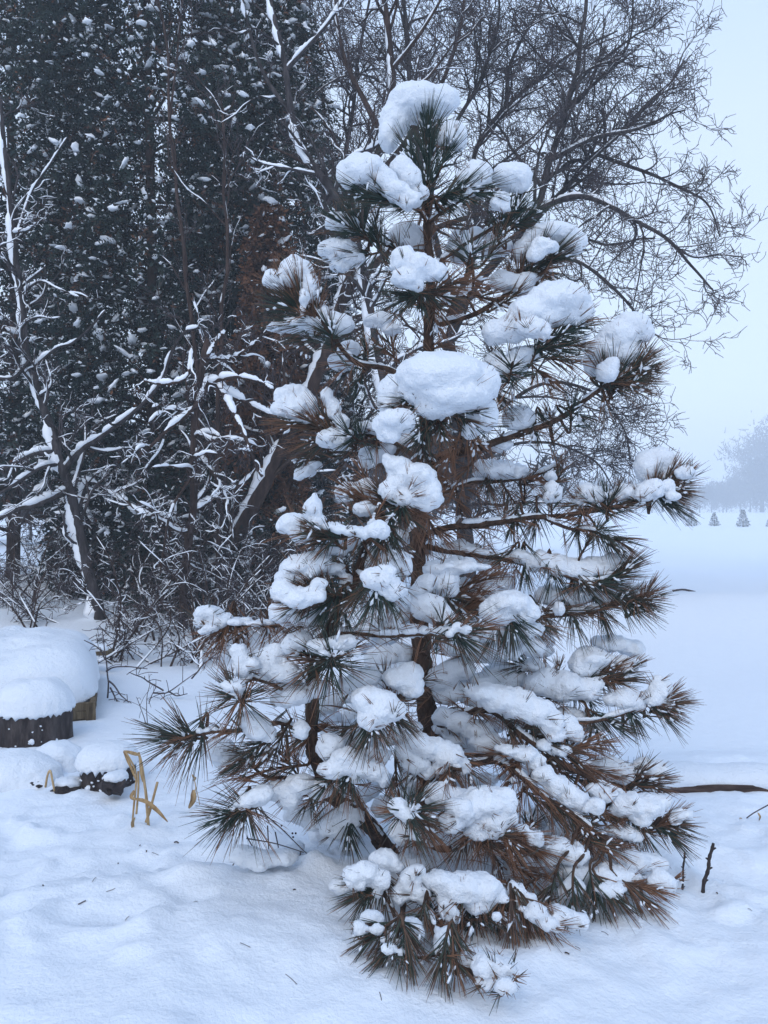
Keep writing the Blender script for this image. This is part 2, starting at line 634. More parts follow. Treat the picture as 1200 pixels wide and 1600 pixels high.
# leaning trunk left of the pine, with a twiggy crown above
cfgL = dict(max=4, dens=[3.0, 5.0, 5.5, 5], angle=(25, 65), bias=[(0, -0.1, 0.15), (0, 0, 0.08), (0, 0, 0.0), (0, 0, 0)],
            maxlen=[1.5, 0.8, 0.42, 0.25], rmax=[0.028, 0.013, 0.008, 0.006], rmin=0.004, curl=0.2, wob=0.22, start=0.25, snowlev=2, minlen=0.14)
D2 = 9.0
limbs = [
    (PL([(262, 1000), (330, 905), (395, 790), (455, 665), (500, 575), (530, 480), (548, 400), (575, 300), (600, 215), (612, 110), (600, 0), (590, -80)], D2), 0.102, 0.028, True),
    (PL([(532, 470), (590, 410, .3), (650, 370, .4), (740, 338, .5), (800, 325, .5), (850, 332, .4)], D2), 0.055, 0.014, False),
    (PL([(600, 215), (560, 140, .3), (530, 60, .4), (520, -40, .4)], D2), 0.04, 0.014, False),
    (PL([(575, 300), (640, 210, .4), (690, 120, .6), (720, 30, .6), (730, -60, .6)], D2), 0.04, 0.013, False),
    (PL([(612, 110), (660, 50, -.3), (700, -20, -.3)], D2), 0.025, 0.012, False),
]
bare_tree('leaning_tree', 'bare tree with a thick trunk leaning right, close behind the left side of the pine', 'tree', P(262, 1000, D2), limbs, cfgL, 5,
          bark=BARK_BROWN, snow=0.6, snow_k=0.9, snow_side=(-0.5, -0.1, 0))

# fine-twigged tree filling the gap above the snowy tree
limbs = [
    (PL([(560, 940), (550, 700), (540, 480), (530, 330)], 12.6), 0.09, 0.06, True),
    (PL([(530, 330), (510, 200), (490, 80), (480, -60)], 12.6), 0.045, 0.015, False),
    (PL([(530, 330), (545, 200), (560, 90), (590, -60)], 12.4), 0.045, 0.015, False),
    (PL([(530, 350), (580, 240), (640, 160), (690, 60)], 12.3), 0.035, 0.012, False),
    (PL([(530, 380), (470, 280), (430, 180), (420, 60)], 12.4), 0.035, 0.012, False),
]
bare_tree('upright_tree', 'fine-twigged bare tree farther back, seen between the cedars and the pine top', 'tree', P(560, 940, 12.6), limbs, dict(cfgR, max=3, dens=[5, 8, 8]), 29, snow=0.6, snow_k=1.0)

# dark stem with heavy snow, top middle
cfgS = dict(max=3, dens=[4.5, 5.0, 5.0], angle=(30, 75), bias=[(0, -0.1, 0.12), (0, 0, 0.0), (0, 0, 0)],
            maxlen=[0.9, 0.5, 0.3], rmax=[0.022, 0.011, 0.007], rmin=0.004, curl=0.2, wob=0.25, start=0.1, snowlev=3, minlen=0.14)
D3 = 8.0
limbs = [
    (PL([(640, 900, .5), (600, 620, .3), (560, 400, .1), (520, 308), (478, 245), (458, 180), (448, 110), (432, 50), (415, -40)], D3), 0.06, 0.022, True),
    (PL([(500, 275), (455, 265, -.2), (410, 255, -.2), (380, 240, -.2)], D3), 0.018, 0.008, False),
    (PL([(458, 180), (420, 130, .2), (395, 80, .2), (385, 20, .2), (370, -40, .2)], D3), 0.025, 0.01, False),
    (PL([(520, 308), (545, 250, .2), (590, 220, .3), (640, 150, .4), (655, 90, .4)], D3), 0.025, 0.008, False),
    (PL([(448, 110), (490, 60, -.1), (530, 10, -.1), (560, -50, -.1)], D3), 0.022, 0.008, False),
]
bare_tree('snowy_tree', 'dark slender tree with thick snow down its left side, left of the pine top', 'tree', P(640, 905, D3 + .5), limbs, cfgS, 8,
          snow=0.8, snow_k=1.35, snow_side=(-0.9, -0.1, 0))

# ------------------------------------------------------------------ dark cedars on the left
OCTA = (np.array([[1, 0, 0], [-1, 0, 0], [0, 1, 0], [0, -1, 0], [0, 0, 1], [0, 0, -1]], float),
        np.array([[0, 2, 4], [2, 1, 4], [1, 3, 4], [3, 0, 4], [2, 0, 5], [1, 2, 5], [3, 1, 5], [0, 3, 5]]))


def cedar(label, cx, d, height, rad, nsp, seed, hmin=.05, dead_all=False, name='cedar_tree', group='dark cedars behind the bare saplings'):
    rng = np.random.default_rng(seed)
    bx, by = (cx - 600) / F * d, d
    bz = gz(bx, by)
    root = thing(name, label, name.split('_')[-1], (bx, by, bz), group)
    g = Geo()
    g.tube([(bx, by, bz - 0.2), (bx + .05, by, bz + height * .3), (bx - .05, by, bz + height * .7), (bx, by, bz + height)], [0.10, 0.08, 0.05, 0.01], 8)
    g.link('trunk', BARK_BROWN, root)
    # boughs
    g = Geo()
    for k in range(150):
        h = rng.uniform(0.06, 0.97)
        a = rng.uniform(0, 2 * math.pi)
        rr = rad * profile(h) * rng.uniform(0.6, 1.0)
        c, s = math.cos(a), math.sin(a)
        z0 = bz + h * height
        g.tube(spline([(bx, by, z0), (bx + c * rr * .5, by + s * rr * .5, z0 + .12 * rr), (bx + c * rr, by + s * rr, z0 + 0.02), ], 7),
               np.linspace(0.028, 0.006, 7), 4)
    g.link('boughs', BARK_BROWN, root, 'stuff')
    # sprays
    h = rng.random(nsp) ** 0.95 * (0.99 - hmin) + hmin
    a = rng.uniform(0, 2 * math.pi, nsp)
    q = np.sqrt(rng.uniform(0.16, 1.0, nsp))
    lump = 1 + 0.28 * vnoise(np.stack([np.cos(a) * 2.6 + seed, np.sin(a) * 2.6, h * 11], -1))
    rr = rad * profile(h) * q * lump
    c = np.stack([bx + np.cos(a) * rr, by + np.sin(a) * rr, bz + h * height], -1)
    # gaps between the clumps of foliage
    den = fbm(c * 1.6 + seed, 3)
    keep = den > -0.62
    c, a, h = c[keep], a[keep], h[keep]
    n = len(c)
    out = unit(np.stack([np.cos(a), np.sin(a), rng.uniform(-1.0, 0.45, n)], -1) + rng.normal(size=(n, 3)) * 0.35)
    side = unit(np.cross(out, rng.normal(size=(n, 3))))
    nor = np.cross(out, side)
    K = 10
    sl = rng.uniform(0.12, 0.26, n)
    Vs, As = [], []
    tone0 = 0.35 + 0.45 * fbm(c * 0.8 + 40, 2) + rng.normal(size=n) * 0.12
    dead = dead_all | (rng.random(n) < 0.10 + 0.22 * (fbm(c * 0.55 + 90, 2) > 0.25))
    tone0 = np.where(dead, rng.uniform(0.82, 0.93, n) + (.07 if dead_all else 0), np.clip(tone0, 0, 0.8))
    for k in range(K):
        t = (k + 0.5) / K
        sg = 1 if k % 2 else -1
        b0 = c + out * (sl * (t - 0.5))[:, None] - np.array([0, 0, 0.10])[None] * (t * t * sl * 3)[:, None]
        dd = unit(out * 0.7 + side * sg * 0.8 + nor * rng.normal(size=(n, 1)) * 0.5 - np.array([0, 0, 0.25]))
        ww = unit(np.cross(dd, nor + rng.normal(size=(n, 3)) * 0.5))
        L = rng.uniform(0.035, 0.09, n)[:, None]
        W = rng.uniform(0.011, 0.020, n)[:, None]
        quad = np.stack([b0, b0 + dd * L * .5 + ww * W, b0 + dd * L, b0 + dd * L * .5 - ww * W], 1)
        Vs.append(quad.reshape(-1, 3))
        As.append(np.repeat(np.clip(tone0 + rng.normal(size=n) * 0.06, 0, 1), 4))
    V = np.vstack(Vs)
    Q = np.arange(len(V)).reshape(-1, 4)
    link('foliage', mesh_from('foliage', V, [Q], False, {'tone': np.concatenate(As)}), LEAF, root, 'stuff')
    # snow caught on the sprays
    g = Geo()
    qk = q[keep]
    outer = rng.permutation(n)
    snowy = fbm(c * 1.1 + 200, 3)
    cnt = 0
    for idx in outer:
        if cnt > n * (0.10 if dead_all else 0.50):
            break
        if rng.random() > (0.75 + snowy[idx] * 0.8) * (1.0 if qk[idx] > .66 else .3):
            continue
        cnt += 1
        big = rng.random() ** 7
        s = 0.008 + 0.034 * big + 0.011 * rng.random()
        V0, T0 = ico(2) if s > 0.022 else OCTA
        sc = np.array([s * rng.uniform(0.9, 2.8), s * rng.uniform(0.6, 1.5), s * rng.uniform(0.35, 0.8)])
        v = V0 * sc * (1 + (0.8 if s > .022 else .45) * vnoise(V0 * (2.7 if s > .022 else 1.9) + idx)[:, None])
        ang = rng.uniform(0, 2 * math.pi)
        tl = rng.normal() * 0.5
        Rm = np.array(Matrix.Rotation(ang, 3, 'Z') @ Matrix.Rotation(tl, 3, 'Y'))
        g.raw(v @ Rm.T + c[idx] + np.array([math.cos(a[idx]), math.sin(a[idx]), .4]) * (s * .4 + .04), None, T0)
    g.link('snow', SNOW_BACK, root, 'stuff')
    return root


def profile(h):
    h = np.asarray(h, float)
    return np.clip(0.62 + 3.2 * h, 0, 1) * np.clip((1.02 - h) * 2.0, 0, 1) ** 0.6


c1 = cedar('dark cedar at the left edge, rising behind the snow-plastered trunk', 20, 11.2, 10.5, 1.75, 14000, 31, .09)
c2 = cedar('tallest dark cedar, middle of the three, behind the two upright saplings', 235, 10.9, 11.0, 1.75, 16500, 32, .03)
c3 = cedar('dark cedar nearest the pine, its right edge against the sky', 400, 11.6, 9.7, 1.45, 14000, 33, .02)
cedar('narrow rust-brown dead cedar close behind the left side of the pine', 420, 9.6, 5.0, 0.50, 3200, 34, .02, True)


def copy_tree(root, px, d, rot, label, group):
    r = root.copy()
    COL.objects.link(r)
    r.location = ((px - 600) / F * d, d, gz((px - 600) / F * d, d))
    r.rotation_euler = (0, 0, rot)
    r['label'] = label
    r['group'] = group
    for ch in root.children:
        c = ch.copy()
        COL.objects.link(c)
        c.parent = r
    return r


for px, d, rot, src, lab in [(110, 14.4, 2.0, c2, 'second-row cedar in the gap between the left edge cedar and the tallest one'),
                             (330, 14.2, 4.1, c1, 'second-row cedar in the gap between the tallest and the one nearest the pine'),
                             (-70, 14.0, 1.1, c3, 'cedar of the second row, cut by the left edge of the picture')]:
    copy_tree(src, px, d, rot, lab, 'dark cedars behind the bare saplings')

# ------------------------------------------------------------------ saplings and tangle on the left
cfgA = dict(max=3, dens=[4.2, 5.5, 6.0], angle=(35, 80), bias=[(0, -0.15, 0.18), (0, 0, 0.0), (0, 0, 0)],
            maxlen=[0.8, 0.45, 0.28], rmax=[0.020, 0.010, 0.006], rmin=0.0038, curl=0.2, wob=0.25, start=0.05, snowlev=3, minlen=0.12)
DA = 8.4
limbs = [
    (PL([(160, 985), (150, 940), (132, 870), (120, 800), (100, 735), (78, 680), (58, 610), (42, 540), (32, 450), (20, 340), (8, 240), (0, 150)], DA), 0.070, 0.022, True),
    (PL([(48, 560), (20, 590, -.2), (-20, 585, -.3), (-60, 570, -.3)], DA), 0.022, 0.01, False),
    (PL([(90, 705), (50, 712, -.2), (0, 735, -.3), (-60, 760, -.3)], DA), 0.026, 0.012, False),
    (PL([(112, 765), (60, 790, -.3), (20, 800, -.4), (-40, 835, -.5)], DA), 0.034, 0.016, False),
    (PL([(95, 725), (60, 735, -.3), (10, 765, -.4), (-40, 790, -.4)], DA), 0.022, 0.012, False),
    (PL([(100, 735), (130, 700, -.2), (165, 678, -.3), (215, 640, -.4), (252, 595, -.4), (272, 545, -.5), (290, 520, -.5), (312, 512, -.5)], DA), 0.030, 0.012, False),
    (PL([(52, 575), (85, 545, -.2), (110, 535, -.2), (140, 512, -.3), (165, 485, -.3)], DA), 0.018, 0.008, False),
    (PL([(33, 460), (62, 440, -.1), (90, 452, -.2), (125, 465, -.2)], DA), 0.014, 0.007, False),
    (PL([(32, 450), (55, 430), (72, 415)], DA), 0.012, 0.006, False),
    (PL([(30, 420), (0, 400), (-30, 410)], DA), 0.014, 0.007, False),
    (PL([(24, 380), (50, 300), (80, 255), (105, 215)], DA), 0.012, 0.006, False),
    (PL([(60, 620), (80, 600, -.1), (72, 560, -.1)], DA), 0.012, 0.006, False),
    (PL([(122, 800), (140, 755, .2), (175, 770, .1), (215, 800, 0), (252, 815, 0), (285, 840, 0)], DA), 0.026, 0.012, False),
    (PL([(115, 770), (133, 700), (134, 655)], DA), 0.018, 0.008, False),
]
bare_tree('snow_plastered_tree', 'dark bare tree at the left edge, snow plastered along trunk and low limbs', 'tree', P(160, 985, DA), limbs, cfgA, 3,
          bark=BARK_GREY, snow=0.95, snow_k=1.35, snow_side=(-1.0, 0.0, 0))

cfgB = dict(max=3, dens=[3.6, 5, 5], angle=(20, 55), bias=[(0, -0.1, 0.3), (0, 0, 0.1), (0, 0, 0)], maxlen=[0.8, 0.45, .25], rmax=[0.010, 0.006, .005], rmin=0.0035, curl=0.1, wob=0.15, start=0.1, snowlev=2)
bare_tree('sapling', 'thin brown upright sapling with a forked top, before the middle cedar', 'sapling', P(300, 965, 8.9),
          [(PL([(300, 965), (306, 800), (312, 640), (302, 520), (290, 410), (275, 290), (265, 190), (262, 80), (240, -30)], 8.9), 0.034, 0.012, True),
           (PL([(265, 190), (275, 100), (282, 20), (290, -40)], 8.9), 0.014, 0.008, False)], cfgB, 12, bark=BARK_BROWN, snow=0.3, snow_k=1.2, group='upright saplings')
bare_tree('sapling', 'straight thin sapling with its top capped by a flat lump of snow', 'sapling', P(340, 960, 8.6),
          [(PL([(338, 960), (341, 800), (344, 620), (350, 480), (352, 350), (350, 240), (348, 168)], 8.6), 0.030, 0.014, True),
           (PL([(350, 175), (335, 160), (330, 155)], 8.6), 0.012, 0.01, False),
           (PL([(350, 175), (362, 165), (366, 158)], 8.6), 0.012, 0.01, False)], cfgB, 13, bark=BARK_BROWN, snow=0.35, snow_k=1.5, group='upright saplings')

cfgD = dict(max=3, dens=[5.0, 6.0, 6.0], angle=(30, 85), bias=[(0, -0.15, -0.05), (0, 0, -0.08), (0, 0, -0.05)],
            maxlen=[0.75, 0.45, 0.28], rmax=[0.018, 0.010, 0.006], rmin=0.0038, curl=0.25, wob=0.3, trop=(0, 0, -0.05), start=0.1, snowlev=3, minlen=0.12)
DD = 7.9
limbs = [
    (PL([(285, 985, .4), (288, 900, .2), (296, 820), (303, 740), (304, 640), (318, 560), (325, 530)], DD), 0.05, 0.03, True),
    (PL([(325, 590), (305, 635, -.1), (262, 672, -.2), (232, 700, -.3), (205, 722, -.3)], DD), 0.028, 0.012, False),
    (PL([(340, 600), (362, 640, -.2), (380, 675, -.3), (398, 725, -.3), (410, 745, -.3)], DD), 0.028, 0.014, False),
    (PL([(325, 600), (360, 590, -.1), (400, 596, -.2), (432, 612, -.2)], DD), 0.022, 0.01, False),
    (PL([(345, 610), (385, 630, .1), (425, 650, .1), (445, 668, .1)], DD), 0.024, 0.011, False),
    (PL([(322, 560), (342, 530), (352, 520)], DD), 0.018, 0.01, False),
    (PL([(300, 545), (290, 590, -.2), (255, 600, -.2), (225, 595, -.2)], DD), 0.022, 0.01, False),
    (PL([(300, 800), (340, 775, .1), (380, 755, .1), (410, 720, .1)], DD), 0.022, 0.01, False),
    (PL([(296, 840), (262, 810, .1), (220, 800, .1), (190, 775, .1)], DD), 0.024, 0.01, False),
    (PL([(302, 700), (335, 740, -.1), (355, 790, -.2), (365, 850, -.2)], DD), 0.018, 0.008, False),
    (PL([(303, 740), (270, 790, -.2), (255, 850, -.3), (250, 900, -.3)], DD), 0.016, 0.008, False),
    (PL([(318, 560), (360, 560, .2), (400, 535, .2), (430, 500, .2)], DD), 0.018, 0.008, False),
]
bare_tree('thicket_tree', 'low crooked tree with drooping snow-loaded branches, between the cedars and the pine', 'tree', P(285, 985, DD + .4), limbs, cfgD, 14,
          bark=BARK_BROWN, snow=0.95, snow_k=1.75, snow_side=(0, 0, 0))

# brush at the foot of the trees
cfgE = dict(max=3, dens=[7.0, 7.0, 6.0], angle=(25, 70), bias=[(0, -0.1, 0.05), (0, 0, -0.05), (0, 0, 0)],
            maxlen=[0.6, 0.4, 0.22], rmax=[0.010, 0.007, 0.005], rmin=0.0032, curl=0.25, wob=0.28, trop=(0, 0, -0.04), start=0.1, snowlev=2, minlen=0.1)
brush = [(30, 960, 8.8, 'thin bare shrub at the left edge above the snow-covered box'),
         (215, 1015, 7.8, 'brown bushy shrub stump with snow, left of the pine needles'),
         (330, 1010, 7.6, 'tangled bare shrub just left of the pine'),
         (420, 985, 8.4, 'tangled bare shrub half hidden by the left boughs of the pine'),
         (110, 985, 9.2, 'bare shrub between the snowy trunk and the left edge'),
         (520, 960, 8.9, 'bare shrub seen through the middle of the pine'),
         (200, 1032, 7.1, 'small bare shrub leaning over the snow behind the board'),
         (292, 1040, 6.9, 'small bare shrub nearest the leftmost snow-capped pine shoot'),
         (45, 985, 8.1, 'small bare shrub directly behind the snow on the wooden box'),
         (160, 940, 9.6, 'bare shrub in the shade close behind the snowy trunk at the left'),
         (60, 915, 10.2, 'bare shrub far back under the left edge cedar'),
         (265, 965, 8.6, 'twiggy bare shrub under the tallest cedar'),
         (385, 950, 9.0, 'twiggy bare shrub at the foot of the leaning trunk')]
for k, (px, d, hh, rr_, nn, lab) in enumerate([(175, 9.9, 1.5, .75, 1900, 'low dark evergreen bush behind the foot of the snowy trunk'),
                                               (285, 9.4, 1.7, .80, 2100, 'low dark evergreen bush behind the crooked thicket tree'),
                                               (380, 9.6, 1.9, .75, 2000, 'taller dark evergreen bush between the thicket and the leaning trunk'),
                                               (470, 10.2, 1.6, .70, 1500, 'dark evergreen bush half hidden by the left side of the pine')]):
    cedar(lab, px, d, hh, rr_, nn, 40 + k, .02, False, 'evergreen_bush', 'dark bushes under the cedars')
for k, (px, py, d, lab) in enumerate(brush):
    rng = np.random.default_rng(60 + k)
    b = P(px, py, d)
    b[2] = gz(b[0], b[1]) - 0.02
    ls = []
    for q in range(9):
        a = rng.uniform(0, 2 * math.pi)
        ln = rng.uniform(0.5, 1.3) * (.62 if lab.startswith('small') else 1)
        e = b + np.array([math.cos(a) * ln * .7, math.sin(a) * ln * .5, ln * rng.uniform(.5, 1.1)])
        mid = (b + e) / 2 + np.array([0, 0, .12 * ln])
        ls.append(([b + rng.normal(size=3) * [.22, .15, 0], mid, e], rng.uniform(.006, .013), 0.004, False))
    bare_tree('shrub', lab, 'shrub', b, ls, cfgE, 70 + k, bark=BARK_BROWN, snow=0.6, snow_k=1.3, group='bare shrubs under the trees')

# ------------------------------------------------------------------ far field: spruces and hazy woods
def small_spruce(px, py, hpx, label, seed):
    rng = np.random.default_rng(seed)
    lo, hi = 20.0, 150.0
    for _ in range(40):
        d = (lo + hi) / 2
        p = P(px, py, d)
        if p[2] > gz(p[0], p[1]):
            lo = d
        else:
            hi = d
    p = P(px, py, d)
    hgt = hpx / F * d
    p[2] = gz(p[0], p[1])
    root = thing('small_spruce', label, 'spruce', p, 'small spruces out in the snowy field')
    g = Geo()
    g.tube([p - [0, 0, .1], p + [0, 0, hgt * .95]], [0.06, 0.01], 6)
    g.link('trunk', BARK_BROWN, root)
    n = 900
    h = rng.random(n) ** 1.4
    tier = 0.55 + 0.45 * np.abs(np.sin(h * 17 + rng.normal() * .2))
    a = rng.uniform(0, 2 * math.pi, n)
    rr = hgt * 0.42 * (1 - h) * tier * np.sqrt(rng.uniform(.1, 1, n)) + .02
    c = p + np.stack([np.cos(a) * rr, np.sin(a) * rr, hgt * (0.05 + .95 * h)], -1)
    dd = unit(np.stack([np.cos(a), np.sin(a), np.full(n, -0.25)], -1) + rng.normal(size=(n, 3)) * .3)
    ww = unit(np.cross(dd, rng.normal(size=(n, 3))))
    L = hgt * .09
    quad = np.stack([c, c + dd * L * .5 + ww * L * .28, c + dd * L, c + dd * L * .5 - ww * L * .28], 1).reshape(-1, 3)
    link('crown', mesh_from('crown', quad, [np.arange(len(quad)).reshape(-1, 4)], False, {'tone': np.repeat(rng.random(n), 4)}), FROSTED, root, 'stuff')


small_spruce(1080, 822, 24, 'leftmost small spruce in the field, touching the pine needle tips', 1)
small_spruce(1116, 822, 22, 'smallest clear spruce standing alone in the snowy field', 2)
small_spruce(1161, 823, 27, 'fullest small spruce in the field, to the right', 3)
small_spruce(1201, 823, 12, 'small spruce in the field cut by the right edge', 4)


def far_tree(kind, seed, hgt):
    rng = np.random.default_rng(seed)
    g = Geo()
    g.tube([(0, 0, -.5), (0, 0, hgt * .35), (.2, 0, hgt * .8)], [0.28, .2, .05], 5)
    tm = g.mesh('far_trunk')
    tm.materials.append(BARK_GREY)
    n = 3200
    nb = 26
    cb = rng.normal(size=(nb, 3)) * [.24, .24, .22] * hgt + [0, 0, hgt * .55]
    cb[:, 2] = np.clip(cb[:, 2], hgt * .12, hgt * .92)
    wide = 1.0 if kind == 0 else 0.55
    i = rng.integers(0, nb, n)
    c = cb[i] * [wide, wide, 1] + rng.normal(size=(n, 3)) * hgt * .075
    c[:, 2] = np.abs(c[:, 2])
    dd = unit(rng.normal(size=(n, 3)) + [0, 0, 1.2])
    ww = unit(np.cross(dd, rng.normal(size=(n, 3))))
    L = rng.uniform(.5, 1.3, n)[:, None]
    W = rng.uniform(.05, .14, n)[:, None]
    quad = np.stack([c - ww * W, c + ww * W, c + dd * L + ww * W * .3, c + dd * L - ww * W * .3], 1).reshape(-1, 3)
    cm = mesh_from('far_crown', quad, [np.arange(len(quad)).reshape(-1, 4)], False, {'tone': np.repeat(rng.random(n), 4)})
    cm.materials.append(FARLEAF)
    return tm, cm


protos = [far_tree(0, 1, 12), far_tree(0, 2, 11), far_tree(1, 3, 15)]
rng = np.random.default_rng(77)


def place_far(px, d, sc, kind, label, group):
    x = (px - 600) / F * d
    z = gz(x, d)
    root = thing('far_tree', label, 'tree', (x, d, z), group)
    rot = rng.uniform(0, 6.28)
    for nm, me_ in zip(('trunk', 'crown'), protos[kind]):
        o = bpy.data.objects.new(nm, me_)
        COL.objects.link(o)
        o.parent = root
        if nm == 'crown':
            o['kind'] = 'stuff'
    root.scale = (sc, sc, sc)
    root.rotation_euler = (0, 0, rot)


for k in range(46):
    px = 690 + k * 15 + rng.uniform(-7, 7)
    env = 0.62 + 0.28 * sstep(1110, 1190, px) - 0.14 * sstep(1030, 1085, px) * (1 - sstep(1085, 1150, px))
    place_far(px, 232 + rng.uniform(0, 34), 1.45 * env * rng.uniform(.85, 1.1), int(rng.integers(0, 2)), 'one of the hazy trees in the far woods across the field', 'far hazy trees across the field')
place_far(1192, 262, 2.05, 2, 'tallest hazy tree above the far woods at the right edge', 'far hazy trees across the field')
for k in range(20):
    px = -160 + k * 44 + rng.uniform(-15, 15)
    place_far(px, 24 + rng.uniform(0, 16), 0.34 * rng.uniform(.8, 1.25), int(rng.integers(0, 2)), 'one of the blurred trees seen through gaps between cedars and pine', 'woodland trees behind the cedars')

# ------------------------------------------------------------------ the pine
DP = 3.0
pine_base = np.array([P(640, 1350, DP)[0], DP, gz(P(640, 1350, DP)[0], DP)])
pine = thing('pine_tree', 'young long-needled pine heaped with snow, rust-tipped needles, in the middle of the picture', 'tree', pine_base)


def dclamp(px, py, dd):
    """depth of a spot on the pine, kept in front of the snow surface"""
    d = DP + dd
    for _ in range(8):
        p = P(px, py, d)
        if p[2] < gz(p[0], p[1]) + 0.05:
            d -= 0.06
        else:
            break
    return d


def PP(px, py, dd):
    return P(px, py, dclamp(px, py, dd))


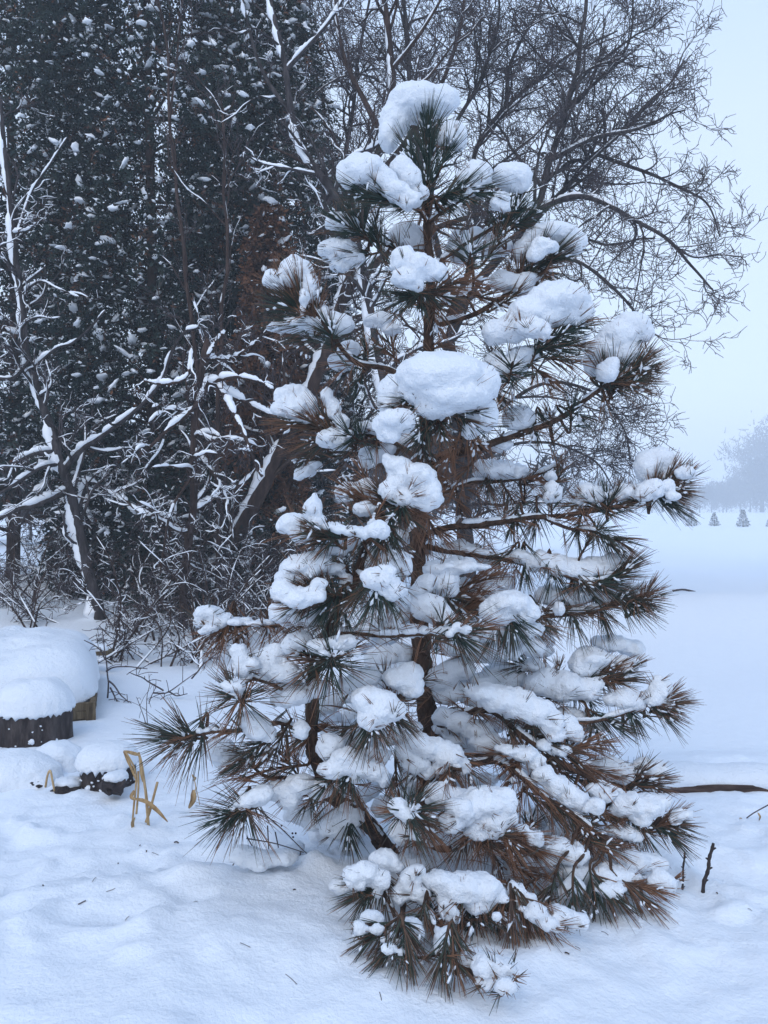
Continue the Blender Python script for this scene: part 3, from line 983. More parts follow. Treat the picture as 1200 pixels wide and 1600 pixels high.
# (name, [(x, y, depth offset)...], r0, r1)
STEMS = [
    ('trunk', [(640, 1375, 0), (652, 1290, 0), (668, 1150, 0), (664, 1080, 0), (655, 1000, 0), (652, 900, 0), (655, 800, 0), (662, 700, 0), (670, 560, 0), (672, 440, 0), (668, 330, 0), (668, 215, 0)], .045, .009),
    ('stem', [(628, 1370, -.02), (600, 1320, -.1), (570, 1282, -.2), (520, 1240, -.3), (490, 1180, -.38), (486, 1110, -.42), (488, 1060, -.45), (512, 992, -.48), (535, 945, -.5), (556, 895, -.5), (575, 842, -.52), (598, 790, -.5)], .030, .009),
    ('branch', [(670, 350, 0), (650, 325, -.05), (610, 310, -.12), (575, 300, -.18)], .009, .005),
    ('branch', [(670, 350, 0), (700, 325, -.05), (740, 302, -.08)], .009, .005),
    ('branch', [(672, 420, 0), (720, 385, .05), (770, 355, .05), (808, 325, .02)], .012, .006),
    ('branch', [(672, 420, 0), (640, 400, .05), (590, 380, .02), (545, 360, -.02)], .012, .006),
    ('branch', [(670, 480, 0), (655, 470, -.15), (645, 455, -.3)], .011, .006),
    ('branch', [(672, 480, 0), (700, 470, -.1), (735, 450, -.15), (738, 400, -.2)], .010, .006),
    ('branch', [(671, 510, 0), (740, 492, .03), (790, 462, .05), (850, 420, .05), (872, 395, .02)], .014, .006),
    ('branch', [(669, 620, 0), (640, 600, -.02), (610, 580, -.08), (553, 564, -.15), (517, 520, -.2), (480, 465, -.2)], .017, .007),
    ('branch', [(670, 580, 0), (720, 580, -.1), (790, 575, -.15), (850, 545, -.18), (895, 510, -.2)], .015, .007),
    ('branch', [(655, 760, 0), (690, 715, .0), (760, 695, .0), (820, 676, 0), (880, 648, .0), (940, 605, .0), (985, 585, 0)], .021, .008),
    ('branch', [(662, 720, 0), (660, 700, -.2), (680, 670, -.35), (700, 650, -.45)], .014, .008),
    ('branch', [(662, 720, 0), (610, 690, -.05), (550, 672, -.1), (500, 650, -.12), (462, 645, -.12)], .013, .006),
    ('branch', [(660, 745, 0), (600, 715, .1), (540, 705, .12), (490, 720, .1)], .010, .005),
    ('branch', [(656, 790, 0), (640, 790, -.25), (630, 775, -.42)], .013, .007),
    ('branch', [(656, 780, 0), (740, 755, .1), (830, 745, .15), (880, 725, .15)], .012, .005),
    ('branch', [(654, 840, 0), (700, 824, 0), (780, 815, 0), (850, 808, 0), (974, 788, 0), (1030, 768, 0), (1055, 752, 0)], .018, .007),
    ('branch', [(850, 808, 0), (890, 825, -.02), (930, 832, -.05), (960, 845, -.06)], .009, .005),
    ('branch', [(653, 850, 0), (726, 865, 0), (800, 878, 0), (869, 896, -.02), (925, 910, -.05), (977, 885, -.06)], .016, .006),
    ('branch', [(598, 800, -.5), (570, 832, -.55), (520, 826, -.6), (492, 828, -.62)], .009, .006),
    ('branch', [(652, 900, 0), (700, 925, -.1), (740, 930, -.2), (790, 960, -.25), (812, 978, -.3)], .013, .006),
    ('branch', [(652, 930, 0), (760, 960, 0), (850, 962, 0), (920, 955, 0), (985, 938, 0), (1005, 932, 0)], .016, .006),
    ('branch', [(520, 985, -.48), (480, 975, -.45), (420, 978, -.4), (345, 976, -.35)], .010, .005),
    ('branch', [(515, 988, -.48), (600, 992, -.5), (660, 992, -.5), (712, 992, -.5)], .009, .005),
    ('branch', [(535, 945, -.5), (500, 925, -.55), (470, 915, -.6)], .009, .005),
    ('branch', [(556, 895, -.5), (575, 915, -.6), (590, 925, -.65)], .009, .005),
    ('branch', [(488, 1060, -.45), (495, 1040, -.55), (518, 1028, -.62)], .010, .006),
    ('branch', [(487, 1100, -.42), (440, 1075, -.5), (395, 1060, -.55), (368, 1082, -.6)], .011, .006),
    ('branch', [(488, 1160, -.4), (440, 1130, -.45), (380, 1138, -.5), (335, 1140, -.55), (282, 1152, -.6)], .011, .005),
    ('branch', [(505, 1225, -.3), (450, 1215, -.4), (415, 1212, -.45), (385, 1190, -.5)], .010, .005),
    ('branch', [(540, 1262, -.25), (480, 1240, -.4), (420, 1235, -.5), (385, 1252, -.55), (362, 1272, -.6)], .012, .005),
    ('branch', [(664, 1060, 0), (640, 1080, -.3), (600, 1105, -.5), (582, 1135, -.6)], .012, .006),
    ('branch', [(664, 1080, 0), (740, 1075, .02), (820, 1080, .02), (900, 1088, 0), (945, 1060, 0), (985, 1050, 0)], .016, .006),
    ('branch', [(668, 1120, 0), (760, 1110, -.05), (820, 1120, -.1), (880, 1130, -.1), (950, 1122, -.08), (1040, 1092, -.06)], .016, .006),
    ('branch', [(668, 1150, 0), (700, 1130, -.1), (760, 1110, -.2), (820, 1150, -.28), (880, 1195, -.3), (950, 1232, -.3), (1030, 1275, -.3)], .019, .007),
    ('branch', [(662, 1190, 0), (740, 1180, -.05), (850, 1190, -.08), (940, 1215, -.08), (1015, 1215, -.08)], .015, .006),
    ('branch', [(655, 1240, 0), (740, 1190, -.2), (800, 1200, -.35), (850, 1245, -.4), (900, 1275, -.42), (950, 1315, -.45)], .017, .007),
    ('branch', [(664, 1170, 0), (680, 1180, -.3), (700, 1200, -.45), (720, 1205, -.5)], .014, .008),
    ('branch', [(600, 1320, -.1), (560, 1250, -.35), (545, 1215, -.5), (540, 1205, -.55)], .012, .007),
    ('branch', [(648, 1300, 0), (700, 1270, -.3), (750, 1285, -.5), (785, 1305, -.6)], .015, .007),
    ('branch', [(640, 1300, -.05), (640, 1290, -.4), (641, 1268, -.7)], .012, .006),
    ('branch', [(645, 1330, 0), (760, 1320, -.25), (860, 1345, -.35), (940, 1375, -.4), (1010, 1385, -.4)], .017, .007),
    ('branch', [(625, 1340, -.05), (640, 1370, -.5), (690, 1400, -.65), (770, 1415, -.7), (830, 1430, -.7)], .017, .007),
    ('branch', [(610, 1335, -.08), (590, 1370, -.5), (578, 1392, -.72)], .013, .006),
    ('branch', [(620, 1345, -.1), (630, 1420, -.6), (618, 1475, -.8)], .014, .006),
    ('branch', [(625, 1345, -.1), (670, 1430, -.65), (700, 1490, -.8), (790, 1525, -.85)], .015, .006),
]
branches = []          # (object, points Nx3)
for k, (nm, pts, r0, r1) in enumerate(STEMS):
    w = [PP(*p) if nm == 'branch' else P(p[0], p[1], DP + p[2]) for p in pts]
    if nm == 'branch':
        w[0] = P(pts[0][0], pts[0][1], DP + pts[0][2])
    n = max(14, len(w) * 7)
    sp = spline(w, n)
    wob = np.stack([vnoise(sp * 9 + q * 31 + k) for q in range(3)], -1) * 0.008
    wob[0] = 0
    sp = sp + wob
    rad = (np.linspace(1, 0, n) ** 0.9 * (r0 - r1) + r1) * (1 if nm != 'branch' else .78)
    rad = rad * (1 + 0.14 * vnoise(sp * 26 + k)) 
    g = Geo()
    g.tube(sp, rad, 12 if nm != 'branch' else 8)
    # flaking bark plates on the thick wood, twig scars on the thin
    rngb = np.random.default_rng(k)
    for i in range(int(n * (5 if nm != 'branch' else 2.5))):
        j = rngb.integers(0, n - 1)
        f = rngb.random()
        c = sp[j] * (1 - f) + sp[j + 1] * f
        t = unit(sp[j + 1] - sp[j])
        u = unit(np.cross(t, rngb.normal(size=3)))
        rr = rad[j]
        s = rr * rngb.uniform(.2, .45)
        V0, T0 = ico(1)
        v3 = np.cross(t, u)
        M = np.stack([t * s * 2.2, u * s * .55, v3 * s], 0)
        g.raw(V0 @ M + c + u * rr * .90, None, T0)
    o = g.link(nm, BARK_PINE, pine)
    branches.append((o, sp))
ALLP = np.vstack([b[1] for b in branches])
ALLI = np.concatenate([np.full(len(b[1]), i) for i, b in enumerate(branches)])


def nearest(p, skip_trunk=False):
    d = np.linalg.norm(ALLP - p, axis=1)
    # a shoot leaves the branch from a point nearer the trunk, a little lower
    d = d + np.where(ALLI == 0, 0.05 if skip_trunk else 0, 0)
    j = int(np.argmin(d))
    return j, int(ALLI[j]), float(d[j])


def tuft(c, dirv, L, spread, n, shoot, rust, droop, seed, w=0.00150):
    rng = np.random.default_rng(seed)
    dirv = unit(dirv)
    s = rng.random(n) ** 0.8                       # 1 = tip of the shoot
    st = c + dirv * ((s - 1) * shoot)[:, None]
    grp = rng.integers(0, max(2, n // 3), n)
    s = s[grp]
    st = c + dirv * ((s - 1) * shoot)[:, None]
    az = rng.uniform(0, 2 * math.pi, n)[grp] + rng.normal(size=n) * .10
    a1 = unit(np.cross(dirv, [0.31, 0.2, 0.9]))
    a2 = np.cross(dirv, a1)
    sp = np.radians(spread) * (1.15 - 0.75 * s ** 1.5) * rng.uniform(0.5, 1.15, n)[grp]
    d0 = dirv * np.cos(sp)[:, None] + (a1 * np.cos(az)[:, None] + a2 * np.sin(az)[:, None]) * np.sin(sp)[:, None]
    d0 = unit(d0 + rng.normal(size=(n, 3)) * 0.05)
    ln = L * rng.uniform(0.62, 1.08, n)
    bend = unit(rng.normal(size=(n, 3))) * rng.uniform(.02, .16, (n, 1)) * L / .16 + np.array([0, 0, -1.0]) * droop
    T = np.array([0, .3, .65, 1.0])
    W = np.array([1.0, 1.0, .8, .28]) * w
    ctr = st[:, None, :] + d0[:, None, :] * (ln[:, None] * T)[:, :, None] + bend[:, None, :] * (ln[:, None] * T ** 2)[:, :, None]
    u = unit(np.cross(d0, rng.normal(size=(n, 3))))
    v = np.cross(d0, u)
    ang = np.arange(3) * 2 * math.pi / 3
    ring = u[:, None, :] * np.cos(ang)[None, :, None] + v[:, None, :] * np.sin(ang)[None, :, None]   # n,3,3
    wv = W[None, :] * rng.uniform(.8, 1.2, (n, 1))
    V = ctr[:, :, None, :] + ring[:, None, :, :] * wv[:, :, None, None]        # n,4,3,3
    V = V.reshape(-1, 3)
    base = np.arange(n)[:, None] * 12
    q = []
    for r_ in range(3):
        for j in range(3):
            j2 = (j + 1) % 3
            q.append([r_ * 3 + j, r_ * 3 + j2, (r_ + 1) * 3 + j2, (r_ + 1) * 3 + j])
    q = (base[:, :, None] + np.array(q)[None]).reshape(-1, 4)
    rn = np.clip(rng.normal(size=n) * .20 + rust + .05, 0, 1)[:, None]
    tip = rng.uniform(0.15, 0.95, n)[:, None]
    att = np.clip(rn + (T[None, :] ** 1.6) * tip * (0.5 + rust), 0, 1)
    att = np.repeat(att, 3, axis=1).ravel()
    return V, q, att


def add_tuft(px, py, dd, ang, L=70, spread=45, rust=.2, tow=.25, n=105, shoot=.09, droop=.06, seed=0, lab=None):
    d = dclamp(px, py, dd)
    c = P(px, py, d)
    a = R(ang)
    k = math.sqrt(max(0, 1 - tow * tow))
    dv = np.array([math.cos(a) * k, -tow, math.sin(a) * k])
    Lm = L / F * d
    g = Geo()
    V, q, att = tuft(c, dv, Lm, spread, int(n * .74), shoot, rust, droop, seed)
    g.raw(V, q, None, att)
    # the shoot itself and its bud, and a twig back to the branch
    j, bi, dist = nearest(c - dv * shoot, True)
    o_b, bp = branches[bi]
    s0 = c - dv * shoot
    A = ALLP[j]
    mid = (A + s0) / 2 - np.array([0, 0, 0.12 * dist])
    pth = spline([A, mid, s0, c], 12)
    tw = Geo()
    tw.tube(pth, np.linspace(.0062, .0036, 12), 6)
    tw.tube(spline([c - dv * .004, c + dv * .012, c + dv * .022], 5), [.004, .006, .0055, .0035, .0008], 6)
    tw.link('shoot', BARK_PINE, o_b)
    g.link('needle_tuft', NEEDLE, o_b, None, attr='rust')
    return bi


# x, y, depth, angle, needle length, spread, rust, towards, count
T_ = [
    # leader and top whorl
    (668, 205, 0, 86, 66, 42, .02, .1, 150), (669, 245, -.02, 90, 70, 50, .02, .15, 150), (668, 288, -.04, 92, 74, 62, .03, .3, 150),
    (700, 232, -.03, 68, 62, 40, .03, .2, 90), (645, 250, -.05, 110, 66, 36, .03, .2, 90), (668, 178, .02, 82, 50, 30, .05, 0, 70),
    (600, 312, -.15, 166, 82, 34, .04, .25, 130), (572, 302, -.18, 168, 62, 32, .05, .25, 110), (640, 318, -.06, 200, 60, 42, .05, .3, 80),
    (722, 296, -.08, 18, 70, 38, .03, .25, 120), (748, 298, -.08, 2, 60, 40, .05, .25, 100), (700, 312, -.05, -20, 58, 45, .06, .3, 80),
    (806, 328, .02, 58, 66, 44, .08, .25, 130), (828, 338, .05, 32, 55, 40, .15, .2, 90), (785, 345, .0, 100, 60, 36, .1, .2, 80), (800, 350, .05, -10, 55, 40, .2, .2, 80),
    (560, 345, -.02, 120, 66, 40, .06, .25, 120), (538, 350, -.05, 152, 64, 38, .06, .2, 120), (590, 372, -.02, 108, 62, 34, .12, .2, 90), (532, 388, 0, 178, 56, 36, .12, .2, 90),
    (552, 402, 0, 195, 58, 38, .15, .25, 90), (612, 380, .03, 130, 50, 45, .3, .2, 70),
    (650, 388, .08, 98, 62, 40, .45, .1, 100), (668, 385, .08, 70, 50, 40, .5, .1, 60), (736, 392, -.2, 80, 62, 88, .25, .7, 120), (775, 385, -.05, 50, 60, 50, .4, .3, 80),
    # centre front below
    (622, 428, -.32, 138, 56, 40, .25, .3, 80), (632, 468, -.3, 205, 62, 44, .06, .3, 110), (655, 475, -.3, 262, 50, 46, .08, .4, 90), (690, 462, -.25, -18, 58, 45, .35, .3, 90),
    (706, 442, -.2, 22, 62, 45, .75, .2, 90), (735, 440, -.1, 8, 56, 46, .8, .2, 70), (680, 505, -.15, 275, 42, 50, .7, .3, 50),
    # upper left bough
    (472, 452, -.22, 88, 66, 34, .45, .25, 130), (448, 452, -.2, 125, 60, 34, .35, .2, 120), (450, 478, -.22, 160, 72, 30, .15, .2, 120), (470, 505, -.2, 178, 78, 24, .2, .15, 110),
    (495, 478, -.2, 84, 66, 24, .5, .2, 90), (518, 517, -.25, 90, 54, 88, .18, .65, 130), (480, 530, -.15, 186, 62, 28, .3, .1, 70), (572, 545, -.12, 80, 45, 80, .12, .5, 90),
    (600, 545, .05, 140, 55, 50, .6, .2, 70), (560, 600, -.05, 250, 50, 50, .15, .3, 70), (540, 580, 0, 230, 46, 50, .3, .3, 60), (610, 520, .1, 100, 55, 50, .6, .2, 60),
    # upper right boughs
    (838, 402, .03, 62, 60, 38, .2, .2, 110), (866, 398, .03, 34, 60, 38, .18, .2, 110), (884, 400, .02, 20, 45, 38, .25, .1, 80), (808, 425, .05, 100, 62, 30, .4, .15, 90), (850, 425, .05, -5, 58, 38, .3, .2, 90),
    (800, 465, .02, 30, 48, 45, .45, .2, 80), (770, 470, .0, -20, 55, 50, .6, .2, 60), (835, 445, .05, 15, 60, 40, .55, .2, 80),
    (878, 522, -.2, 32, 62, 38, .05, .25, 120), (898, 512, -.2, 22, 50, 42, .15, .2, 110), (868, 545, -.18, 4, 62, 36, .12, .2, 110), (800, 572, -.24, 85, 58, 90, .12, .75, 130),
    (845, 530, -.22, 70, 52, 40, .15, .3, 90), (890, 565, -.1, -12, 52, 45, .8, .2, 90), (850, 590, -.1, -50, 52, 50, .85, .2, 80), (800, 600, -.12, 250, 56, 60, .75, .3, 70), (905, 540, -.12, 0, 40, 40, .7, .1, 60), (760, 590, -.1, 200, 40, 50, .5, .3, 60),
    (962, 585, .0, 78, 72, 40, .22, .2, 120), (985, 582, 0, 52, 72, 36, .3, .2, 120), (1000, 590, 0, 26, 60, 36, .35, .15, 110), (985, 602, 0, -4, 66, 34, .35, .15, 110), (945, 585, -.02, 112, 60, 38, .3, .25, 90),
    (1008, 560, .02, 45, 50, 36, .35, .1, 80), (1010, 580, .0, 10, 42, 40, .4, .1, 80), (960, 608, 0, -30, 55, 38, .4, .2, 60),
    (893, 640, -.03, 92, 46, 75, .12, .4, 80), (905, 650, 0, -30, 46, 50, .15, .3, 60), (835, 672, 0, 260, 50, 60, .2, .3, 60), (860, 655, .05, 100, 44, 55, .4, .2, 60), (945, 625, 0, 280, 50, 50, .4, .2, 40),
    # big cap in the middle
    (638, 622, -.42, 150, 56, 70, .25, .5, 120), (612, 640, -.4, 190, 52, 50, .35, .3, 80), (655, 680, -.42, 235, 55, 50, .08, .4, 110), (690, 672, -.42, 275, 46, 60, .3, .4, 90), (742, 642, -.42, 4, 46, 50, .12, .35, 110),
    (735, 660, -.4, -30, 52, 50, .3, .3, 90), (660, 700, -.3, 270, 60, 60, .35, .3, 80), (700, 715, -.1, 240, 55, 60, .9, .2, 90), (740, 690, -.1, 300, 55, 60, .85, .2, 80), (680, 745, -.05, 260, 50, 60, .9, .2, 70), (770, 640, -.1, 60, 50, 60, .5, .2, 70),
    (785, 625, -.05, -50, 50, 40, .1, .2, 80), (715, 750, -.05, 230, 45, 60, .8, .2, 60),
    # left middle
    (482, 655, -.14, 142, 56, 36, .6, .25, 110), (462, 662, -.13, 172, 60, 32, .5, .2, 100), (490, 690, -.12, 190, 60, 36, .4, .2, 80), (508, 655, -.15, 118, 56, 34, .5, .25, 90), (548, 682, -.2, 160, 52, 85, .1, .6, 120),
    (535, 668, -.16, 120, 46, 45, .3, .3, 70), (500, 715, .1, 186, 62, 36, .3, .2, 90), (475, 715, .1, 215, 40, 45, .2, .2, 60), (590, 690, -.05, 110, 50, 60, .2, .3, 70), (545, 715, .05, 240, 45, 55, .5, .2, 60),
    # centre knot and below
    (640, 765, -.45, 70, 56, 60, .6, .4, 110), (660, 790, -.42, 20, 50, 50, .75, .3, 90), (600, 775, -.4, 135, 54, 42, .45, .3, 100), (560, 782, -.3, 168, 58, 36, .65, .2, 110), (545, 765, -.25, 150, 52, 38, .6, .2, 90),
    (570, 745, -.2, 125, 50, 42, .75, .2, 80), (612, 805, -.48, 230, 48, 62, .04, .5, 120), (640, 812, -.45, 300, 52, 60, .35, .3, 90), (680, 830, -.2, 300, 52, 60, .9, .2, 90), (600, 850, -.52, 268, 72, 58, .2, .45, 120),
    (625, 860, -.5, 290, 62, 46, .4, .3, 80), (575, 850, -.5, 240, 54, 46, .3, .3, 70),
    (500, 828, -.62, 140, 52, 46, .25, .3, 110), (486, 832, -.62, 168, 56, 42, .35, .25, 110), (500, 845, -.6, 205, 52, 46, .3, .3, 80), (545, 800, -.4, 150, 40, 60, .3, .3, 60),
    (492, 910, -.58, 138, 60, 45, .4, .3, 110), (484, 925, -.6, 172, 60, 42, .35, .25, 110), (510, 945, -.58, 225, 60, 50, .12, .35, 110), (535, 950, -.55, 270, 62, 50, .2, .35, 90), (540, 885, -.5, 120, 48, 50, .4, .3, 80), (470, 945, -.55, 215, 50, 46, .3, .3, 80),
    (588, 930, -.66, 264, 74, 62, .08, .45, 150), (610, 935, -.6, 300, 60, 50, .4, .3, 90), (560, 930, -.6, 220, 60, 46, .4, .3, 80),
    # right middle boughs
    (862, 782, -.02, 95, 36, 60, .1, .4, 70), (950, 778, -.02, 95, 56, 58, .15, .35, 110), (920, 785, 0, 150, 46, 46, .35, .2, 80), (975, 790, 0, 10, 52, 46, .35, .2, 90), (900, 790, 0, 200, 50, 46, .4, .2, 60),
    (1042, 752, 0, 55, 62, 36, .4, .2, 120), (1062, 748, 0, 38, 52, 36, .45, .15, 110), (1055, 762, 0, 12, 56, 36, .4, .15, 120), (1035, 778, 0, -32, 68, 30, .15, .2, 110), (1050, 772, 0, -10, 58, 32, .35, .15, 100), (1020, 760, .02, 85, 50, 34, .4, .15, 80),
    (945, 842, -.05, -58, 58, 42, .12, .25, 100), (962, 842, -.06, -22, 58, 38, .3, .2, 100), (930, 832, -.05, 60, 48, 40, .15, .2, 80), (900, 835, 0, 250, 50, 50, .15, .25, 80), (800, 822, 0, 250, 50, 55, .2, .25, 70), (840, 815, .02, 270, 60, 50, .25, .25, 80),
    (760, 760, .1, 270, 60, 60, .4, .2, 70), (820, 750, .15, 90, 44, 60, .5, .2, 70), (850, 745, .15, 20, 46, 50, .6, .2, 70), (880, 735, .15, 60, 44, 55, .3, .2, 70), (720, 800, .1, 280, 50, 60, .6, .2, 60), (800, 780, .1, 300, 50, 60, .5, .2, 60),
    (978, 888, -.06, 42, 60, 34, .35, .2, 120), (955, 902, -.06, 18, 66, 30, .2, .15, 120), (935, 912, -.05, -22, 60, 38, .15, .2, 110), (905, 908, -.03, -62, 62, 42, .12, .25, 100), (865, 898, -.02, -84, 60, 46, .1, .25, 90), (820, 885, 0, 268, 58, 46, .12, .25, 90), (785, 878, 0, 230, 46, 50, .2, .2, 60),
    (1008, 932, 0, 52, 56, 36, .4, .15, 110), (1012, 938, 0, 6, 52, 40, .25, .15, 110), (985, 945, 0, -36, 64, 36, .15, .2, 110), (940, 955, 0, -62, 60, 42, .12, .25, 100), (970, 935, 0, 30, 50, 34, .3, .2, 90), (895, 965, 0, -80, 58, 46, .15, .25, 100), (850, 965, 0, 300, 52, 46, .35, .25, 90), (900, 955, 0, 0, 60, 30, .45, .15, 80),
    (845, 960, 0, 40, 50, 46, .6, .2, 80),
    # middle right front
    (722, 932, -.2, 4, 74, 42, .7, .25, 110), (705, 940, -.2, -50, 66, 46, .2, .3, 100), (758, 905, -.15, 22, 66, 34, .75, .2, 90), (740, 940, -.2, 40, 60, 46, .85, .2, 90),
    (802, 982, -.32, -72, 74, 56, .1, .35, 130), (775, 985, -.3, -110, 60, 50, .35, .3, 80), (835, 975, -.25, -20, 66, 40, .4, .25, 80), (715, 992, -.52, -30, 86, 86, .2, .6, 170), (690, 985, -.45, 60, 50, 50, .6, .3, 70),
    (740, 985, -.45, 20, 70, 40, .7, .3, 70),
    # left arms
    (338, 985, -.35, 168, 56, 60, .5, .3, 110), (350, 992, -.35, 250, 66, 46, .7, .3, 90), (372, 985, -.35, 280, 56, 50, .6, .2, 60), (420, 985, -.35, 270, 48, 50, .6, .2, 60),
    (366, 1085, -.6, 120, 78, 95, .3, .78, 170), (520, 1026, -.62, 70, 88, 95, .18, .78, 190), (492, 1035, -.58, 190, 78, 70, .4, .5, 110), (470, 1010, -.5, 120, 60, 55, .5, .4, 70),
    (276, 1154, -.6, 172, 88, 70, .22, .45, 170), (300, 1160, -.58, 245, 86, 38, .4, .3, 60), (400, 1168, -.5, 205, 66, 50, .35, .35, 110), (432, 1165, -.48, 240, 60, 56, .4, .35, 90), (372, 1190, -.5, 190, 56, 46, .2, .3, 80), (430, 1200, -.45, 180, 60, 46, .5, .3, 70),
    (358, 1274, -.6, 188, 76, 70, .2, .45, 150), (380, 1280, -.58, 262, 78, 46, .15, .35, 80), (450, 1190, -.4, 120, 60, 60, .7, .3, 70), (470, 1150, -.4, 200, 60, 60, .4, .3, 80), (540, 1140, -.4, 200, 60, 60, .3, .3, 70),
    (582, 1140, -.62, 268, 72, 72, .3, .45, 160), (620, 1125, -.55, 310, 60, 50, .3, .35, 80), (635, 1085, -.35, 50, 56, 46, .6, .3, 80), (600, 1060, -.3, 110, 46, 60, .4, .3, 60), (545, 1215, -.56, 255, 56, 60, .1, .45, 120), (510, 1225, -.5, 215, 50, 50, .2, .3, 80),
    (620, 1225, -.4, 270, 46, 60, .5, .3, 70), (545, 1305, -.35, 268, 50, 60, .12, .4, 110), (480, 1255, -.4, 240, 46, 60, .2, .3, 70), (700, 1215, -.48, 262, 52, 66, .6, .35, 110), (735, 1215, -.45, 300, 50, 56, .5, .3, 90), (650, 1210, -.4, 240, 50, 60, .6, .3, 70),
    # lower right
    (812, 1038, 0, 160, 50, 50, .2, .3, 90), (872, 1045, 0, 88, 36, 40, .4, .2, 60), (922, 1052, 0, 62, 48, 38, .2, .25, 100), (950, 1048, 0, 38, 56, 34, .55, .2, 110), (970, 1062, 0, 22, 54, 56, .15, .3, 110), (985, 1045, 0, 40, 44, 40, .45, .15, 80), (920, 1092, 0, -40, 50, 80, .12, .4, 110), (865, 1085, 0, 40, 44, 50, .4, .2, 80),
    (1040, 1092, -.06, 46, 54, 40, .45, .2, 120), (1050, 1100, -.06, 0, 54, 36, .4, .15, 110), (1030, 1110, -.06, -32, 62, 34, .2, .2, 110), (990, 1118, -.06, -56, 58, 42, .15, .25, 100), (955, 1130, -.08, -30, 62, 34, .2, .2, 100), (930, 1140, -.08, -70, 54, 46, .2, .2, 80), (1000, 1095, -.06, 60, 40, 46, .5, .2, 60),
    (832, 1132, -.28, 30, 56, 42, .4, .3, 100), (860, 1155, -.28, -6, 66, 34, .3, .25, 120), (898, 1170, -.28, 26, 64, 40, .7, .25, 120), (900, 1190, -.28, -30, 62, 38, .4, .25, 110), (925, 1165, -.2, 10, 54, 38, .6, .2, 90), (850, 1175, -.28, -60, 60, 38, .35, .2, 100), (800, 1140, -.25, -60, 60, 38, .3, .2, 80), (940, 1210, -.2, -20, 60, 36, .6, .2, 90),
    (995, 1212, -.08, 58, 54, 30, .3, .2, 100), (1015, 1218, -.08, 28, 54, 40, .4, .15, 110), (1018, 1228, -.08, -5, 50, 34, .4, .15, 90), (955, 1215, -.08, 40, 44, 40, .4, .2, 80), (980, 1235, -.08, -20, 62, 30, .45, .15, 110), (920, 1225, -.15, -20, 62, 34, .45, .2, 100),
    (1040, 1285, -.3, 34, 58, 40, .6, .2, 120), (1058, 1288, -.3, 2, 52, 38, .4, .15, 110), (1038, 1298, -.3, -30, 64, 34, .25, .2, 110), (1000, 1292, -.3, -58, 62, 38, .15, .25, 110), (970, 1272, -.3, 20, 50, 40, .6, .2, 90), (965, 1285, -.3, -70, 58, 40, .2, .2, 90), (930, 1265, -.3, -30, 64, 32, .55, .2, 100),
    (860, 1262, -.4, -30, 62, 32, .4, .2, 100), (905, 1290, -.42, -45, 70, 32, .3, .2, 110), (945, 1322, -.45, -12, 62, 28, .55, .2, 110), (930, 1300, -.42, -30, 60, 36, .4, .2, 90), (800, 1215, -.35, 250, 50, 50, .85, .2, 80), (790, 1180, -.3, 160, 50, 60, .9, .2, 70), (830, 1285, -.3, 80, 40, 80, .2, .6, 80), (810, 1250, -.3, 240, 50, 60, .8, .2, 60),
    # lowest, right
    (960, 1402, -.42, -50, 66, 38, .35, .3, 120), (1000, 1400, -.4, -38, 66, 34, .6, .25, 110), (1025, 1390, -.4, -6, 50, 38, .75, .2, 90), (930, 1405, -.42, -84, 66, 46, .15, .3, 110), (895, 1410, -.42, -96, 56, 50, .2, .3, 90), (985, 1365, -.38, 24, 66, 24, .7, .2, 50), (1050, 1378, -.38, 30, 36, 50, .7, .2, 50), (860, 1400, -.4, 250, 50, 50, .3, .3, 80),
    # front middle
    (642, 1268, -.72, 40, 82, 95, .2, .8, 180), (665, 1290, -.65, -40, 76, 46, .75, .4, 90), (782, 1305, -.62, 40, 62, 62, .5, .4, 120), (795, 1312, -.6, -40, 60, 50, .75, .3, 110), (820, 1305, -.55, 14, 60, 40, .75, .25, 100), (742, 1310, -.55, -84, 60, 50, .4, .35, 90), (840, 1330, -.5, -20, 70, 32, .7, .2, 90), (720, 1320, -.5, 230, 56, 50, .5, .3, 80),
    (780, 1350, -.4, -60, 60, 60, .85, .2, 90), (830, 1370, -.4, -30, 60, 50, .9, .2, 80), (800, 1390, -.4, 200, 50, 60, .85, .2, 60),
    (574, 1396, -.74, 215, 72, 75, .2, .5, 160), (600, 1400, -.72, 285, 62, 46, .4, .4, 80), (672, 1392, -.72, 70, 46, 90, .1, .7, 100), (690, 1425, -.7, 248, 60, 50, .5, .4, 100), (742, 1432, -.72, 268, 74, 46, .4, .35, 150), (712, 1430, -.72, 240, 60, 46, .55, .35, 90), (778, 1428, -.7, -70, 70, 46, .5, .3, 110),
    (822, 1425, -.7, -62, 84, 36, .45, .3, 130), (842, 1432, -.68, -48, 66, 34, .6, .25, 90), (800, 1408, -.7, 14, 50, 34, .85, .25, 70), (770, 1435, -.72, 20, 40, 70, .1, .5, 70), (800, 1440, -.7, -90, 64, 40, .45, .3, 90),
    (616, 1480, -.8, 245, 74, 85, .25, .6, 170), (640, 1490, -.8, 285, 70, 46, .3, .4, 90), (578, 1465, -.78, 205, 62, 46, .3, .35, 110), (690, 1500, -.82, 252, 60, 50, .3, .35, 110), (712, 1510, -.82, 275, 50, 50, .35, .35, 90), (655, 1450, -.75, 255, 60, 50, .5, .35, 90), (795, 1530, -.85, -2, 36, 40, .75, .2, 50), (700, 1490, -.82, 20, 50, 40, .2, .35, 60), (740, 1520, -.84, -20, 50, 46, .5, .3, 60),
]
for k, t in enumerate(T_):
    x, y, dd, ang, L, spd, rust, tow, n = t
    add_tuft(x, y, dd, ang, L * 1.0, spd, rust, tow, n, seed=500 + k, shoot=0.06 + 0.05 * (1 - tow), droop=.05 + .05 * rust)

